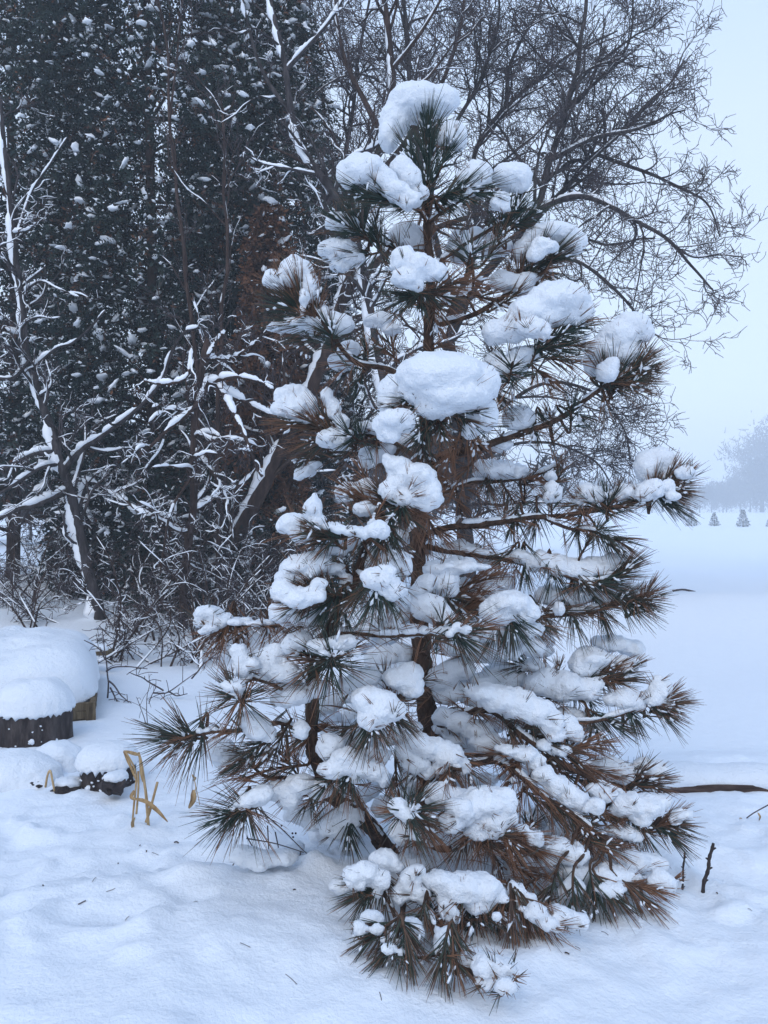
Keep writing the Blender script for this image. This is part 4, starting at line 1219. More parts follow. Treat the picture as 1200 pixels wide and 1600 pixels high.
# hanging dead inner needles close to the wood, one drooping brush per stretch of branch
rng = np.random.default_rng(91)
for bi, (o, sp) in enumerate(branches):
    L = np.linalg.norm(np.diff(sp, axis=0), axis=1).sum()
    g = Geo()
    m = max(2, int(L * (15 if bi > 1 else 12)))
    for q in range(m):
        j = 2 + int(rng.random() ** 1.4 * (len(sp) - 5)) if bi > 1 else rng.integers(8, len(sp) - 3)
        c = sp[j]
        if c[2] < gz(c[0], c[1]) + .12:
            continue
        d = unit(unit(sp[j + 1] - sp[j - 1]) * .6 + rng.normal(size=3) * [.8, .8, .5])
        V, qd, att = tuft(c + d * .05, d, rng.uniform(.09, .15), 55, int(rng.integers(10, 26)), .07, rng.uniform(.55, 1.0), .22, int(rng.integers(1e6)), .0012)
        g.raw(V, qd, None, att)
    g.link('old_needles', NEEDLE, o, 'stuff', attr='rust')

# snow lying on the pine: each entry is one load (depth, blobs of x, y, rx, ry in photograph pixels)
S_ = [
    (.07, [(652, 160, 44, 27), (618, 185, 23, 27), (690, 156, 26, 20), (607, 212, 15, 26)]),
    (.0, [(706, 212, 21, 21), (716, 222, 12, 14)]),
    (-.1, [(628, 262, 16, 18), (642, 280, 18, 20), (655, 303, 14, 12)]),
    (-.16, [(566, 266, 34, 24), (545, 272, 18, 22), (595, 280, 24, 18), (618, 298, 22, 16), (640, 312, 20, 14)]),
    (-.05, [(748, 275, 22, 23), (735, 292, 14, 14), (728, 278, 14, 12)]),
    (.0, [(800, 275, 28, 20), (815, 284, 14, 16), (784, 280, 12, 14)]),
    (-.06, [(782, 315, 16, 16), (790, 325, 9, 10)]),
    (-.0, [(528, 345, 20, 14), (548, 350, 14, 12)]),
    (.04, [(528, 390, 28, 17), (550, 402, 22, 14), (530, 415, 16, 10)]),
    (.1, [(635, 372, 26, 22), (655, 378, 20, 20)]), (.12, [(720, 385, 18, 22), (745, 375, 20, 18), (775, 385, 26, 16)]),
    (-.33, [(632, 405, 22, 18), (655, 415, 26, 18), (680, 425, 18, 15), (635, 435, 24, 14), (652, 448, 10, 9), (668, 412, 16, 10)]),
    (-.18, [(432, 438, 22, 14), (462, 425, 26, 22), (485, 450, 14, 24), (425, 430, 12, 9), (460, 407, 14, 9)]),
    (-.24, [(476, 465, 9, 14), (473, 485, 5, 9)]), (-.16, [(470, 508, 32, 12), (440, 512, 24, 8), (505, 495, 13, 20)]), (-.14, [(530, 505, 22, 16), (500, 520, 16, 10)]),
    (.0, [(545, 545, 16, 10), (535, 565, 20, 14)]), (.05, [(590, 500, 20, 12), (612, 515, 14, 8)]),
    (.08, [(865, 366, 34, 16), (892, 378, 22, 20), (840, 372, 22, 16), (820, 392, 18, 18)]), (-.03, [(852, 385, 20, 13), (838, 398, 14, 11)]),
    (.06, [(785, 440, 18, 14), (815, 445, 20, 14), (830, 436, 14, 8)]),
    (-.18, [(872, 470, 46, 25), (900, 486, 26, 24), (835, 492, 38, 27), (800, 515, 28, 20), (775, 520, 22, 18), (850, 500, 30, 14)]), (-.27, [(832, 513, 19, 16), (850, 518, 8, 16), (815, 508, 10, 12)]),
    (-.14, [(820, 555, 24, 14), (795, 575, 30, 16), (775, 565, 16, 12)]),
    (.04, [(988, 508, 26, 19), (965, 525, 30, 22), (945, 548, 24, 24), (1005, 520, 16, 14), (975, 550, 22, 20)]), (-.06, [(948, 582, 16, 15), (958, 570, 9, 12)]),
    (.1, [(935, 565, 20, 26)]),
    (-.42, [(690, 588, 68, 36), (735, 598, 42, 34), (655, 605, 32, 28), (705, 618, 58, 24), (680, 640, 30, 14), (640, 592, 20, 20)]),
    (-.45, [(618, 658, 26, 18), (608, 675, 17, 17), (597, 662, 13, 11)]), (-.36, [(752, 650, 24, 26), (735, 670, 14, 14)]), (-.36, [(620, 610, 26, 24), (606, 628, 14, 18)]),
    (-.1, [(455, 615, 24, 14), (465, 632, 30, 20), (440, 640, 16, 10), (478, 645, 16, 16)]), (-.13, [(510, 620, 9, 14), (520, 640, 11, 16), (534, 660, 12, 12)]), (-.14, [(520, 686, 24, 15), (535, 678, 16, 10), (508, 694, 12, 8)]),
    (-.1, [(575, 668, 20, 8), (592, 672, 14, 8)]), (.1, [(478, 738, 16, 7), (492, 726, 12, 6), (466, 745, 7, 5)]),
    (0, [(585, 712, 22, 14), (605, 700, 16, 12), (575, 725, 14, 8)]), (.1, [(640, 690, 20, 14)]), (.05, [(785, 695, 18, 10), (810, 655, 24, 20)]),
    (-.42, [(622, 728, 20, 14), (650, 742, 30, 18), (672, 768, 18, 22), (615, 765, 24, 18), (640, 780, 26, 16), (604, 716, 9, 9), (660, 790, 14, 8)]),
    (-.2, [(545, 770, 22, 14), (575, 765, 18, 16)]), (-.38, [(570, 795, 18, 12)]),
    (-.6, [(490, 792, 12, 22), (496, 815, 14, 14), (482, 800, 10, 14)]), (-.6, [(512, 822, 14, 5), (530, 826, 14, 6), (552, 830, 16, 7), (570, 834, 12, 8), (592, 828, 18, 14)]), (-.54, [(460, 818, 26, 16), (475, 838, 20, 10)]),
    (-.5, [(525, 855, 24, 12), (500, 865, 14, 8), (550, 850, 16, 9)]), (-.46, [(600, 875, 34, 22), (625, 885, 20, 18)]),
    (-.56, [(468, 885, 30, 18), (450, 905, 20, 14), (495, 880, 20, 14)]), (-.62, [(440, 925, 20, 17), (465, 935, 24, 14), (490, 930, 20, 12), (497, 915, 12, 10)]), (-.5, [(520, 890, 18, 9), (540, 910, 10, 12), (510, 870, 10, 8)]),
    (-.48, [(450, 960, 30, 16), (480, 965, 26, 14), (430, 952, 14, 12)]), (-.66, [(595, 905, 26, 18), (615, 922, 20, 15), (578, 900, 14, 12), (602, 890, 14, 9)]),
    (-.25, [(688, 888, 26, 12), (715, 885, 34, 9), (745, 886, 22, 6), (690, 908, 26, 16), (700, 922, 16, 9)]), (-.3, [(668, 912, 16, 14), (655, 925, 14, 14)]), (-.35, [(665, 950, 22, 22), (690, 965, 20, 18), (680, 945, 18, 14)]),
    (-.3, [(795, 942, 36, 17), (820, 955, 24, 16), (780, 958, 26, 15), (765, 950, 14, 10)]), (-.25, [(760, 985, 30, 14), (830, 985, 20, 12)]),
    (-.56, [(703, 990, 8, 7), (726, 984, 10, 6), (715, 978, 8, 6)]), (-.4, [(640, 985, 30, 8), (610, 978, 18, 10)]),
    (.14, [(775, 733, 32, 14), (755, 738, 16, 10)]), (.12, [(812, 735, 15, 12)]), (-.02, [(862, 770, 14, 16), (860, 781, 8, 6)]), (.05, [(860, 745, 10, 8)]),
    (.04, [(920, 772, 22, 16), (905, 782, 14, 9), (940, 770, 14, 10)]), (.03, [(985, 768, 26, 12), (965, 775, 18, 8)]),
    (.06, [(1012, 728, 20, 24), (1030, 718, 24, 18), (1040, 735, 18, 18)]), (-.04, [(1020, 765, 18, 14), (1003, 770, 14, 12)]), (-.03, [(1070, 738, 14, 10), (1082, 742, 8, 6)]), (-.05, [(1045, 760, 9, 10), (1050, 775, 12, 6)]),
    (.08, [(718, 855, 18, 12), (740, 860, 12, 10)]), (.02, [(815, 870, 18, 12), (842, 878, 22, 15), (870, 884, 24, 15), (900, 890, 26, 17), (930, 886, 24, 15), (955, 876, 20, 12), (972, 868, 10, 8)]),
    (.06, [(862, 930, 24, 14), (900, 932, 26, 16), (940, 930, 22, 15), (965, 928, 16, 12)]), (-.04, [(872, 952, 9, 12)]), (.06, [(985, 920, 14, 12), (1000, 918, 10, 10)]),
    (.03, [(925, 1028, 28, 13), (915, 1040, 22, 16), (905, 1050, 10, 10)]), (.1, [(955, 1005, 28, 12), (985, 1012, 20, 12), (1000, 1030, 10, 12), (935, 1000, 12, 8)]), (.05, [(950, 1035, 12, 12), (980, 1040, 16, 14)]),
    (-.02, [(845, 1068, 26, 18), (880, 1072, 32, 22), (915, 1078, 24, 18), (932, 1068, 12, 9), (855, 1052, 14, 9)]), (.03, [(830, 1040, 20, 10), (845, 1045, 16, 8)]), (.05, [(800, 1060, 22, 14), (775, 1050, 20, 12)]),
    (-.03, [(975, 1090, 22, 14), (992, 1098, 18, 14), (955, 1092, 14, 9)]), (-.04, [(1032, 1075, 18, 16), (1020, 1090, 20, 12), (1040, 1095, 12, 12), (1028, 1062, 9, 8)]),
    (.0, [(905, 1125, 22, 14), (930, 1132, 20, 14), (885, 1115, 18, 9)]),
    (-.3, [(755, 1082, 28, 14), (780, 1092, 30, 20), (810, 1100, 28, 22), (840, 1112, 26, 20), (862, 1128, 20, 20), (870, 1150, 18, 10), (735, 1078, 12, 9)]), (-.26, [(888, 1138, 20, 16), (902, 1145, 12, 14), (880, 1125, 16, 9)]), (-.3, [(880, 1172, 14, 8), (850, 1165, 12, 8)]),
    (-.15, [(715, 1125, 22, 14), (745, 1140, 24, 14), (690, 1120, 14, 12)]), (-.2, [(760, 1160, 26, 14), (785, 1165, 22, 10)]),
    (-.34, [(795, 1172, 20, 8), (820, 1178, 20, 10), (838, 1192, 16, 14)]), (-.38, [(850, 1212, 18, 14), (870, 1228, 20, 15), (890, 1245, 20, 18), (905, 1252, 16, 12)]), (-.42, [(930, 1258, 14, 12), (920, 1262, 10, 8)]),
    (-.05, [(945, 1200, 26, 16), (970, 1208, 22, 14), (930, 1195, 14, 9)]), (-.03, [(1005, 1195, 18, 12), (1025, 1202, 20, 12)]), (-.3, [(945, 1240, 20, 9), (930, 1232, 14, 8)]),
    (-.3, [(985, 1255, 26, 14), (1010, 1258, 28, 16), (1000, 1272, 20, 14), (1035, 1250, 12, 9), (970, 1262, 14, 12)]), (-.3, [(1065, 1272, 15, 8), (1055, 1280, 10, 7)]), (-.3, [(970, 1298, 24, 8), (985, 1305, 20, 8)]),
    (-.45, [(870, 1325, 24, 15), (895, 1335, 24, 16), (860, 1340, 18, 12)]), (-.44, [(905, 1362, 30, 16), (935, 1368, 32, 20), (965, 1372, 26, 18), (985, 1375, 18, 16), (950, 1388, 24, 9)]), (-.4, [(895, 1388, 18, 14), (880, 1392, 10, 9)]),
    (-.36, [(990, 1345, 30, 15), (1020, 1352, 24, 16), (1030, 1375, 18, 18), (1045, 1380, 12, 12), (1012, 1365, 18, 14), (960, 1345, 20, 12)]), (-.35, [(870, 1430, 24, 12), (900, 1440, 20, 10)]),
    (-.7, [(622, 1260, 14, 12), (635, 1270, 14, 10), (652, 1262, 9, 8)]), (-.68, [(645, 1300, 10, 12), (655, 1310, 6, 6), (612, 1262, 6, 5)]), (-.5, [(660, 1290, 26, 18), (630, 1300, 22, 16)]),
    (-.5, [(690, 1245, 28, 17), (715, 1250, 24, 16)]), (-.58, [(755, 1250, 32, 20), (785, 1248, 24, 20), (735, 1262, 28, 20), (765, 1285, 28, 20), (745, 1300, 18, 10), (790, 1275, 18, 14)]), (-.62, [(720, 1265, 22, 18), (705, 1285, 18, 14)]), (-.55, [(835, 1310, 14, 12), (815, 1295, 12, 9)]), (-.45, [(730, 1330, 22, 12)]),
    (-.68, [(600, 1345, 20, 14), (618, 1355, 14, 10)]), (-.74, [(552, 1368, 18, 14), (575, 1362, 20, 15), (595, 1375, 16, 15), (590, 1392, 10, 10), (560, 1382, 14, 9)]),
    (-.72, [(640, 1380, 18, 18), (655, 1395, 20, 14), (625, 1402, 12, 16), (650, 1365, 16, 12), (668, 1402, 9, 10)]), (-.72, [(690, 1375, 26, 16), (720, 1385, 34, 22), (755, 1390, 28, 20), (778, 1400, 16, 12), (745, 1410, 24, 12), (700, 1395, 24, 18)]), (-.76, [(705, 1430, 15, 16), (695, 1418, 10, 12)]), (-.8, [(776, 1432, 8, 8)]),
    (-.7, [(580, 1440, 18, 16), (562, 1450, 10, 12), (590, 1450, 10, 8)]), (-.76, [(640, 1448, 18, 12), (652, 1458, 12, 12), (622, 1445, 12, 9)]), (-.84, [(606, 1482, 12, 9), (618, 1468, 14, 10), (632, 1475, 10, 7), (600, 1470, 6, 6), (628, 1488, 6, 5)]),
    (-.68, [(805, 1392, 14, 14), (820, 1408, 18, 14), (838, 1425, 18, 12), (855, 1440, 18, 10), (870, 1448, 10, 6)]),
    (-.86, [(696, 1468, 18, 16), (699, 1482, 17, 14)]), (-.88, [(735, 1500, 24, 15), (762, 1508, 26, 15), (785, 1510, 20, 10), (798, 1514, 9, 5)]), (-.88, [(765, 1530, 24, 14), (790, 1540, 18, 14), (775, 1520, 24, 12), (805, 1548, 8, 6)]),
    (-.35, [(325, 958, 22, 12), (345, 968, 18, 10), (318, 970, 16, 10)]), (-.38, [(328, 982, 14, 7), (318, 987, 9, 5)]), (-.4, [(370, 972, 14, 5), (400, 974, 16, 4)]),
    (-.55, [(373, 1020, 15, 15), (378, 1042, 16, 16), (396, 1035, 12, 12)]), (-.6, [(365, 1072, 16, 10), (372, 1085, 8, 7), (352, 1070, 9, 6)]), (-.5, [(420, 1035, 24, 18), (445, 1050, 26, 18), (430, 1020, 16, 14)]),
    (-.58, [(500, 1008, 20, 11), (520, 1006, 18, 10), (545, 1004, 13, 12)]), (-.62, [(505, 1020, 10, 6), (556, 1020, 9, 7)]), (-.5, [(470, 1000, 22, 14), (455, 1015, 14, 14)]), (-.46, [(460, 1085, 28, 16), (440, 1095, 20, 12), (500, 1075, 18, 14)]),
    (-.58, [(282, 1148, 7, 8), (276, 1140, 5, 6)]), (-.5, [(405, 1138, 22, 18), (420, 1145, 12, 14), (385, 1125, 16, 14)]), (-.4, [(345, 1175, 24, 20), (360, 1192, 20, 16), (335, 1165, 14, 14)]), (-.5, [(470, 1140, 14, 14)]),
    (-.55, [(388, 1250, 18, 12), (405, 1242, 20, 12), (372, 1262, 9, 8)]), (-.45, [(430, 1235, 22, 12), (450, 1245, 18, 16), (470, 1225, 22, 14)]),
    (-.62, [(572, 1092, 22, 20), (595, 1102, 26, 22), (580, 1122, 24, 17), (612, 1110, 20, 16)]), (-.45, [(625, 1060, 26, 17), (645, 1075, 18, 16), (640, 1050, 18, 14)]), (-.4, [(570, 1060, 24, 14), (545, 1070, 18, 12)]),
    (-.56, [(540, 1182, 24, 14), (520, 1200, 22, 14), (560, 1195, 22, 15), (585, 1205, 18, 14), (555, 1215, 9, 12), (600, 1220, 8, 12)]), (-.5, [(515, 1165, 20, 16)]), (-.44, [(500, 1235, 18, 14), (585, 1180, 24, 14)]),
    (-.42, [(650, 1158, 22, 14), (672, 1170, 24, 16), (700, 1180, 26, 18), (722, 1195, 15, 16), (690, 1200, 18, 9)]), (-.42, [(650, 1190, 20, 16), (668, 1205, 12, 14), (630, 1175, 14, 14)]), (-.3, [(620, 1150, 20, 14), (640, 1140, 18, 12)]),
    (-.3, [(560, 1150, 22, 16), (535, 1150, 18, 14)]), (-.28, [(520, 1290, 20, 18), (545, 1275, 22, 18)]), (-.25, [(465, 1270, 22, 16), (490, 1285, 18, 14)]), (-.2, [(600, 1260, 20, 16), (625, 1240, 18, 14)]),
    (0, [(690, 1060, 26, 18), (715, 1045, 24, 16), (700, 1085, 22, 16)]), (.05, [(600, 1030, 28, 20), (625, 1020, 22, 16)]), (0, [(720, 1010, 28, 16), (750, 1020, 26, 14)]), (.1, [(560, 985, 26, 16), (585, 965, 22, 14)]),
    (.15, [(800, 1010, 30, 14), (840, 1015, 24, 12)]), (0, [(700, 1160, 20, 12)]), (.1, [(610, 960, 24, 16)]), (.1, [(760, 880, 22, 10), (780, 910, 26, 14)]), (.1, [(630, 840, 16, 14)]),
]
for k, (dd, blobs) in enumerate(S_):
    bl = []
    cs = []
    for (x, y, rx, ry) in blobs:
        rx, ry = rx * 1.10, ry * 1.10
        d = dclamp(x, y + ry * .4, dd - .02)
        c = P(x, y, d)
        rx_, rz_ = rx / F * d * 1.04, ry / F * d * 1.04
        bl.append((c, (rx_, max(rx_, rz_) * .80, rz_)))
        cs.append(c)
    size = np.mean([b[1][2] for b in bl])
    if k == 144:      # two lumps that lean on each other
        bl += [((bl[i][0] + bl[i + 1][0]) / 2, np.array(bl[i][1]) * .95) for i in range(len(bl) - 1)]
    me_ = snow_mesh(bl, voxel=0.0075 if size < .03 else 0.009, lump=.26 if size < .04 else (.15 if size < .055 else .09), fine=.0030, seed=k)
    j, bi, dist = nearest(np.mean(cs, 0), True)
    link('snow_load', me_, SNOW, branches[bi][0])
    # needles poking out through the load
    if size < .062 and k % 5:
        rngk = np.random.default_rng(900 + k)
        g = Geo()
        for c_, r_ in bl:
            if rngk.random() < .75:
                V, qd, att = tuft(c_ - np.array([0, 0, r_[2] * .5]), unit(rngk.normal(size=3) * [.7, .4, .3] + [0, -.5, .75]), r_[0] + rngk.uniform(.025, .07), 70,
                                  int(rngk.integers(12, 27)), .03, rngk.uniform(.2, .7), .02, int(rngk.integers(1e6)), .0013)
                g.raw(V, qd, None, att)
        g.link('buried_needles', NEEDLE, branches[bi][0], 'stuff', attr='rust')

# heaped snow deep inside the lower boughs
rng = np.random.default_rng(44)
for k in range(64):
    t = rng.random() ** .8
    y = 860 + t * 500
    hw = 60 + (y - 860) * .42
    x = 650 + rng.uniform(-.8, 1.15) * hw
    dd = rng.uniform(-.12, .38)
    c = PP(x, y, dd)
    r = rng.uniform(.035, .075)
    dr = unit(np.array([x - 650, rng.normal() * 60, -20.0]))
    bl = [(c + dr * r * 1.1 * q + rng.normal(size=3) * .012, (r * rng.uniform(.7, 1.1), r * rng.uniform(.7, 1), r * rng.uniform(.4, .6))) for q in range(3)]
    me_ = snow_mesh(bl, voxel=.011, lump=.3, fine=.003, seed=300 + k)
    j, bi, dist = nearest(c, True)
    link('snow_load', me_, SNOW, branches[bi][0])

# small crumbs of snow caught between needles and along the wood
rng = np.random.default_rng(17)
per = {}
for k, t in enumerate(T_):
    x, y, dd = t[:3]
    for q in range(11 if y < 1370 else 5):
        a = R(t[3] + rng.normal() * 35)
        rr = rng.uniform(.02, .45) * t[4]
        px, py = x + math.cos(a) * rr, y - math.sin(a) * rr
        d = dclamp(px, py, dd) + rng.uniform(-.06, .05)
        c = P(px, py, d)
        _, bi, _ = nearest(P(x, y, DP + dd), True)
        s = rng.uniform(.0014, .0046)
        V0, T0 = ico(1)
        al = np.array([math.cos(a), -.1, math.sin(a)])
        v = V0 * s * (1 + .8 * vnoise(V0 * 1.6 + k * 7 + q)[:, None])
        v = v + np.outer(v @ al, al) * rng.uniform(.6, 3.0)
        per.setdefault(bi, Geo()).raw(v + c, None, T0)
for bi, (o, sp) in enumerate(branches):
    g = per.setdefault(bi, Geo())
    n = len(sp)
    snow_run(g, sp, np.full(n, .010), rng, .8, 1.0, (0, 0, 0))
    g.link('snow_crumbs', SNOW, o, 'stuff')

# ------------------------------------------------------------------ things at the left
def hexa(g, x0, x1, y0, y1, z0, z1, jit=0.0, n=(1, 1, 1), seed=0):
    """a box with subdivided, slightly uneven faces"""
    rng = np.random.default_rng(seed)
    import itertools
    faces = [((0, 1, 2), 0), ((0, 1, 2), 1), ((0, 2, 1), 0), ((0, 2, 1), 1), ((1, 2, 0), 0), ((1, 2, 0), 1)]
    lo, hi = np.array([x0, y0, z0], float), np.array([x1, y1, z1], float)
    for (a, b, c), side in faces:
        na, nb = n[a] + 1, n[b] + 1
        A, B = np.meshgrid(np.linspace(lo[a], hi[a], na), np.linspace(lo[b], hi[b], nb))
        V = np.zeros((na * nb, 3))
        V[:, a], V[:, b], V[:, c] = A.ravel(), B.ravel(), hi[c] if side else lo[c]
        V = V + jit * np.stack([vnoise(V * 11 + k * 9 + seed) for k in range(3)], -1)
        i = (np.arange(nb - 1)[:, None] * na + np.arange(na - 1)[None, :]).ravel()
        q = np.stack([i, i + 1, i + na + 1, i + na], -1)
        g.raw(V, q if side else q[:, ::-1], None)


def heap(name, cx, cy, z0, rx, ry, h, parent, seed, edge=0.25, overhang=0.0, square=False):
    """a pillow of snow: rounded cap with a ragged hanging rim"""
    nr, na = 22, 84
    rr = np.linspace(0, 1, nr)
    aa = np.arange(na) / na * 2 * math.pi
    RR, AA = np.meshgrid(rr, aa, indexing='ij')
    e = 4.5 if square else 2.2
    ca, sa = np.cos(AA), np.sin(AA)
    k = (np.abs(ca) ** e + np.abs(sa) ** e) ** (-1 / e)
    wob = 1 + 0.05 * vnoise(np.stack([ca * 1.5 + seed, sa * 1.5, 0 * ca], -1)) + 0.03 * RR ** 8 * vnoise(np.stack([ca * 8 + seed, sa * 8, 0 * ca], -1))
    X_, Y_ = cx + RR * k * ca * rx * wob, cy + RR * k * sa * ry * wob
    Z_ = z0 + h * ((1 - RR ** 7) ** 0.45 * (1 - .10 * RR) if square else (1 - RR ** 3.2) ** 0.55)
    Z_ = Z_ + h * .12 * vnoise(np.stack([X_ * 2.2 / max(rx, .3), Y_ * 2.2 / max(rx, .3), Z_ * 0 + seed * 3], -1)) * (1 - RR ** 4)
    Z_ = Z_ + 0.035 * fbm(np.stack([X_ * 5, Y_ * 5, Z_ * 0 + seed], -1), 3) * (1 - RR ** 6) * min(1, h * 4)
    Vt = np.stack([X_, Y_, Z_], -1)
    # rim hangs down raggedly then tucks under
    hang = 0.012 + 0.035 * np.abs(vnoise(np.stack([np.cos(aa) * 11 + seed, np.sin(aa) * 11, 0 * aa], -1)))
    r1 = Vt[-1].copy()
    r1[:, 2] = z0 - hang * .6
    r2 = Vt[-1] * 1.0
    r2[:, :2] = (r2[:, :2] - [cx, cy]) * .96 + [cx, cy]
    r2[:, 2] = z0 - hang
    r3 = r2.copy()
    r3[:, :2] = (r3[:, :2] - [cx, cy]) * .80 + [cx, cy]
    r3[:, 2] = z0 + .004
    V = np.vstack([Vt.reshape(-1, 3), r1, r2, r3])
    rows = nr + 3
    i = np.arange(rows - 1)[:, None] * na
    j = np.arange(na)[None, :]
    j2 = (j + 1) % na
    q = np.stack([i + j, i + na + j, i + na + j2, i + j2], -1).reshape(-1, 4)
    return link(name, mesh_from(name, V, [q]), SNOW, parent)


# wooden box under a deep slab of snow
bx = P(148, 1110, 5.0)[0]
g0 = gz(-2.3, 5.2)
box = thing('wooden_box', 'weathered wooden box buried under a deep slab of snow behind the bark stump', 'box', (bx, 5.0, 0))
for k in range(4):
    g = Geo()
    z = -0.10 + k * 0.052
    hexa(g, bx - 1.3, bx - .012, 5.0 + .003 * (k % 2), 5.03 + .003 * (k % 2), z, z + .048, .003, (20, 1, 2), k)
    g.link('board', WOOD, box, smooth=False)
    g = Geo()
    hexa(g, bx - .03, bx + .003 * (k % 2), 5.04, 6.5, z, z + .048, .003, (1, 20, 2), 9 + k)
    g.link('board', WOOD, box, smooth=False)
g = Geo()
hexa(g, bx - .05, bx + .006, 4.99, 5.035, -.08, .104, .002, (1, 1, 4), 3)
g.link('corner_post', WOOD, box, smooth=False)
heap('snow_cap', bx - .69, 5.74, .110, .70, .80, .33, box, 4, square=True)
box.rotation_euler = (0, 0, R(19))

pl = P(156, 1015, 6.6)
bd = thing('board', 'narrow brown board jutting from the snow behind the wooden box', 'board', pl)
g = Geo()
hexa(g, pl[0] - .30, pl[0] + .085, pl[1] - .08, pl[1] + .06, pl[2] - .035, pl[2] - .003, .002, (6, 2, 1), 5)
g.link('plank', WOOD, bd, smooth=False)
heap('snow_cap', pl[0] - .11, pl[1] - .01, pl[2], .185, .07, .06, bd, 6)


def stump(name, label, cx, cy, r, z0, z1, seed, cap_h, cap_r=1.08, squash=1.0, cat='stump'):
    root = thing(name, label, cat, (cx, cy, z0))
    nz, na = 12, 80
    V = []
    for i in range(nz):
        z = z0 - .1 + (z1 - z0 + .1) * i / (nz - 1)
        a = np.arange(na) / na * 2 * math.pi
        ridge = fbm(np.stack([np.cos(a) * 6 + seed, np.sin(a) * 6, np.full(na, z * 7)], -1), 3)
        rr = r * (1 + .045 * ridge + .03 * vnoise(np.stack([np.cos(a) * 24, np.sin(a) * 24, np.full(na, z * 14 + seed)], -1)) + .05 * (1 - i / nz))
        V.append(np.stack([cx + rr * np.cos(a), cy + squash * rr * np.sin(a), np.full(na, z)], -1))
    V = np.vstack(V + [np.array([[cx, cy, z1]])])
    i = np.arange(nz - 1)[:, None] * na
    j = np.arange(na)[None, :]
    j2 = (j + 1) % na
    q = np.stack([i + j, i + j2, i + na + j2, i + na + j], -1).reshape(-1, 4)
    jj = np.arange(na)
    t = np.stack([(nz - 1) * na + jj, (nz - 1) * na + (jj + 1) % na, np.full(na, nz * na)], -1)
    link('bark', mesh_from('bark', V, [q, t], False), BARK_STUMP, root)
    heap('snow_cap', cx, cy, z1 + .004, r * cap_r, r * squash * cap_r, cap_h, root, seed)
    # flecks of snow stuck in the bark
    rng = np.random.default_rng(seed)
    g = Geo()
    for k in range(20):
        a = rng.uniform(-math.pi, 0)
        s = rng.uniform(.002, .0055) if k > 3 else rng.uniform(.008, .018)
        V0, T0 = ico(2)
        v = V0 * s * [1.3, .6, 1] * (1 + .4 * vnoise(V0 * 2 + k)[:, None])
        z = rng.uniform(z0, z1) if k > 3 else z0 + .02 + .01 * k
        g.raw(v + [cx + r * 1.02 * math.cos(a), cy + squash * r * 1.02 * math.sin(a), z], None, T0)
    g.link('snow_flecks', SNOW, root, 'stuff')
    return root


D_ = 4.45
sx = P(42, 1150, D_)[0]
stump('stump', 'round dark bark stump with a thick domed snow cap at the left edge', sx, D_ + .1, .195, P(0, 1172, D_ - .1)[2], P(0, 1118, D_ - .1)[2], 2, .145)
D_ = 3.66
s2 = P(150, 1200, D_)
stump('log_round', 'low log round nearly swallowed by snow, between the stump and the dry corn stalks', s2[0], D_ + .16, .125, P(0, 1246, D_)[2], P(0, 1205, D_)[2], 6, .075, 1.15, cat='log')
s3 = P(100, 1230, 3.95)


def rock(label, px, py, d, rx, ry, rz, seed):
    c = P(px, py, d)
    root = thing('rock', label, 'rock', (c[0], c[1], c[2] - rz), 'dark rocks half buried at the left')
    V0, T0 = ico(3)
    v = V0 * [rx, ry, rz]
    v = v * (1 + .34 * fbm(V0 * 1.9 + seed, 4)[:, None]) * [1, 1, .8] + c
    link('stone', mesh_from('stone', v, [T0], False), BARK_STUMP, root)
    me_ = snow_mesh([(c + [0, 0.02, rz * .75], (rx * 1.05, ry * 1.05, rz * .6)), (c + [rx * .3, .03, rz * .6], (rx * .7, ry, rz * .6))], .012, .25, .002, seed)
    link('snow_cap', me_, SNOW, root)


rock('dark wet rock in the hollow beside the small bent straw stalk', 104, 1236, 3.72, .065, .06, .045, 3)
rock('small dark rock right of the hollow, nearest the corn stalks', 178, 1228, 3.6, .055, .06, .05, 5)
rock('flat dark rock under the snow left of the bent straw stalk', 62, 1222, 3.78, .045, .06, .028, 8)
rock('rock tip poking out of the snow at the left edge', -2, 1215, 3.75, .04, .05, .03, 9)

# snow heaps that wrap them
drift = [(22, 1210, 3.85, .24, .16, .12, 'rounded heap of snow below the bark stump'), (92, 1195, 4.05, .13, .12, .13, 'narrow lump of snow under the right side of the bark stump')]
for k, (px, py, d, rx, ry, rz, lab) in enumerate(drift):
    c = P(px, py, d)
    me_ = snow_mesh([(c, (rx, ry, rz)), (c + [-rx * .5, 0, -rz * .3], (rx * .8, ry, rz * .8)), (c + [rx * .5, -.02, -rz * .4], (rx * .6, ry * .9, rz * .7))], .02, .18, .002, 40 + k)
    tag(link('snow_heap', me_, SNOW), lab, 'snow heap', 'snow heaps at the left')


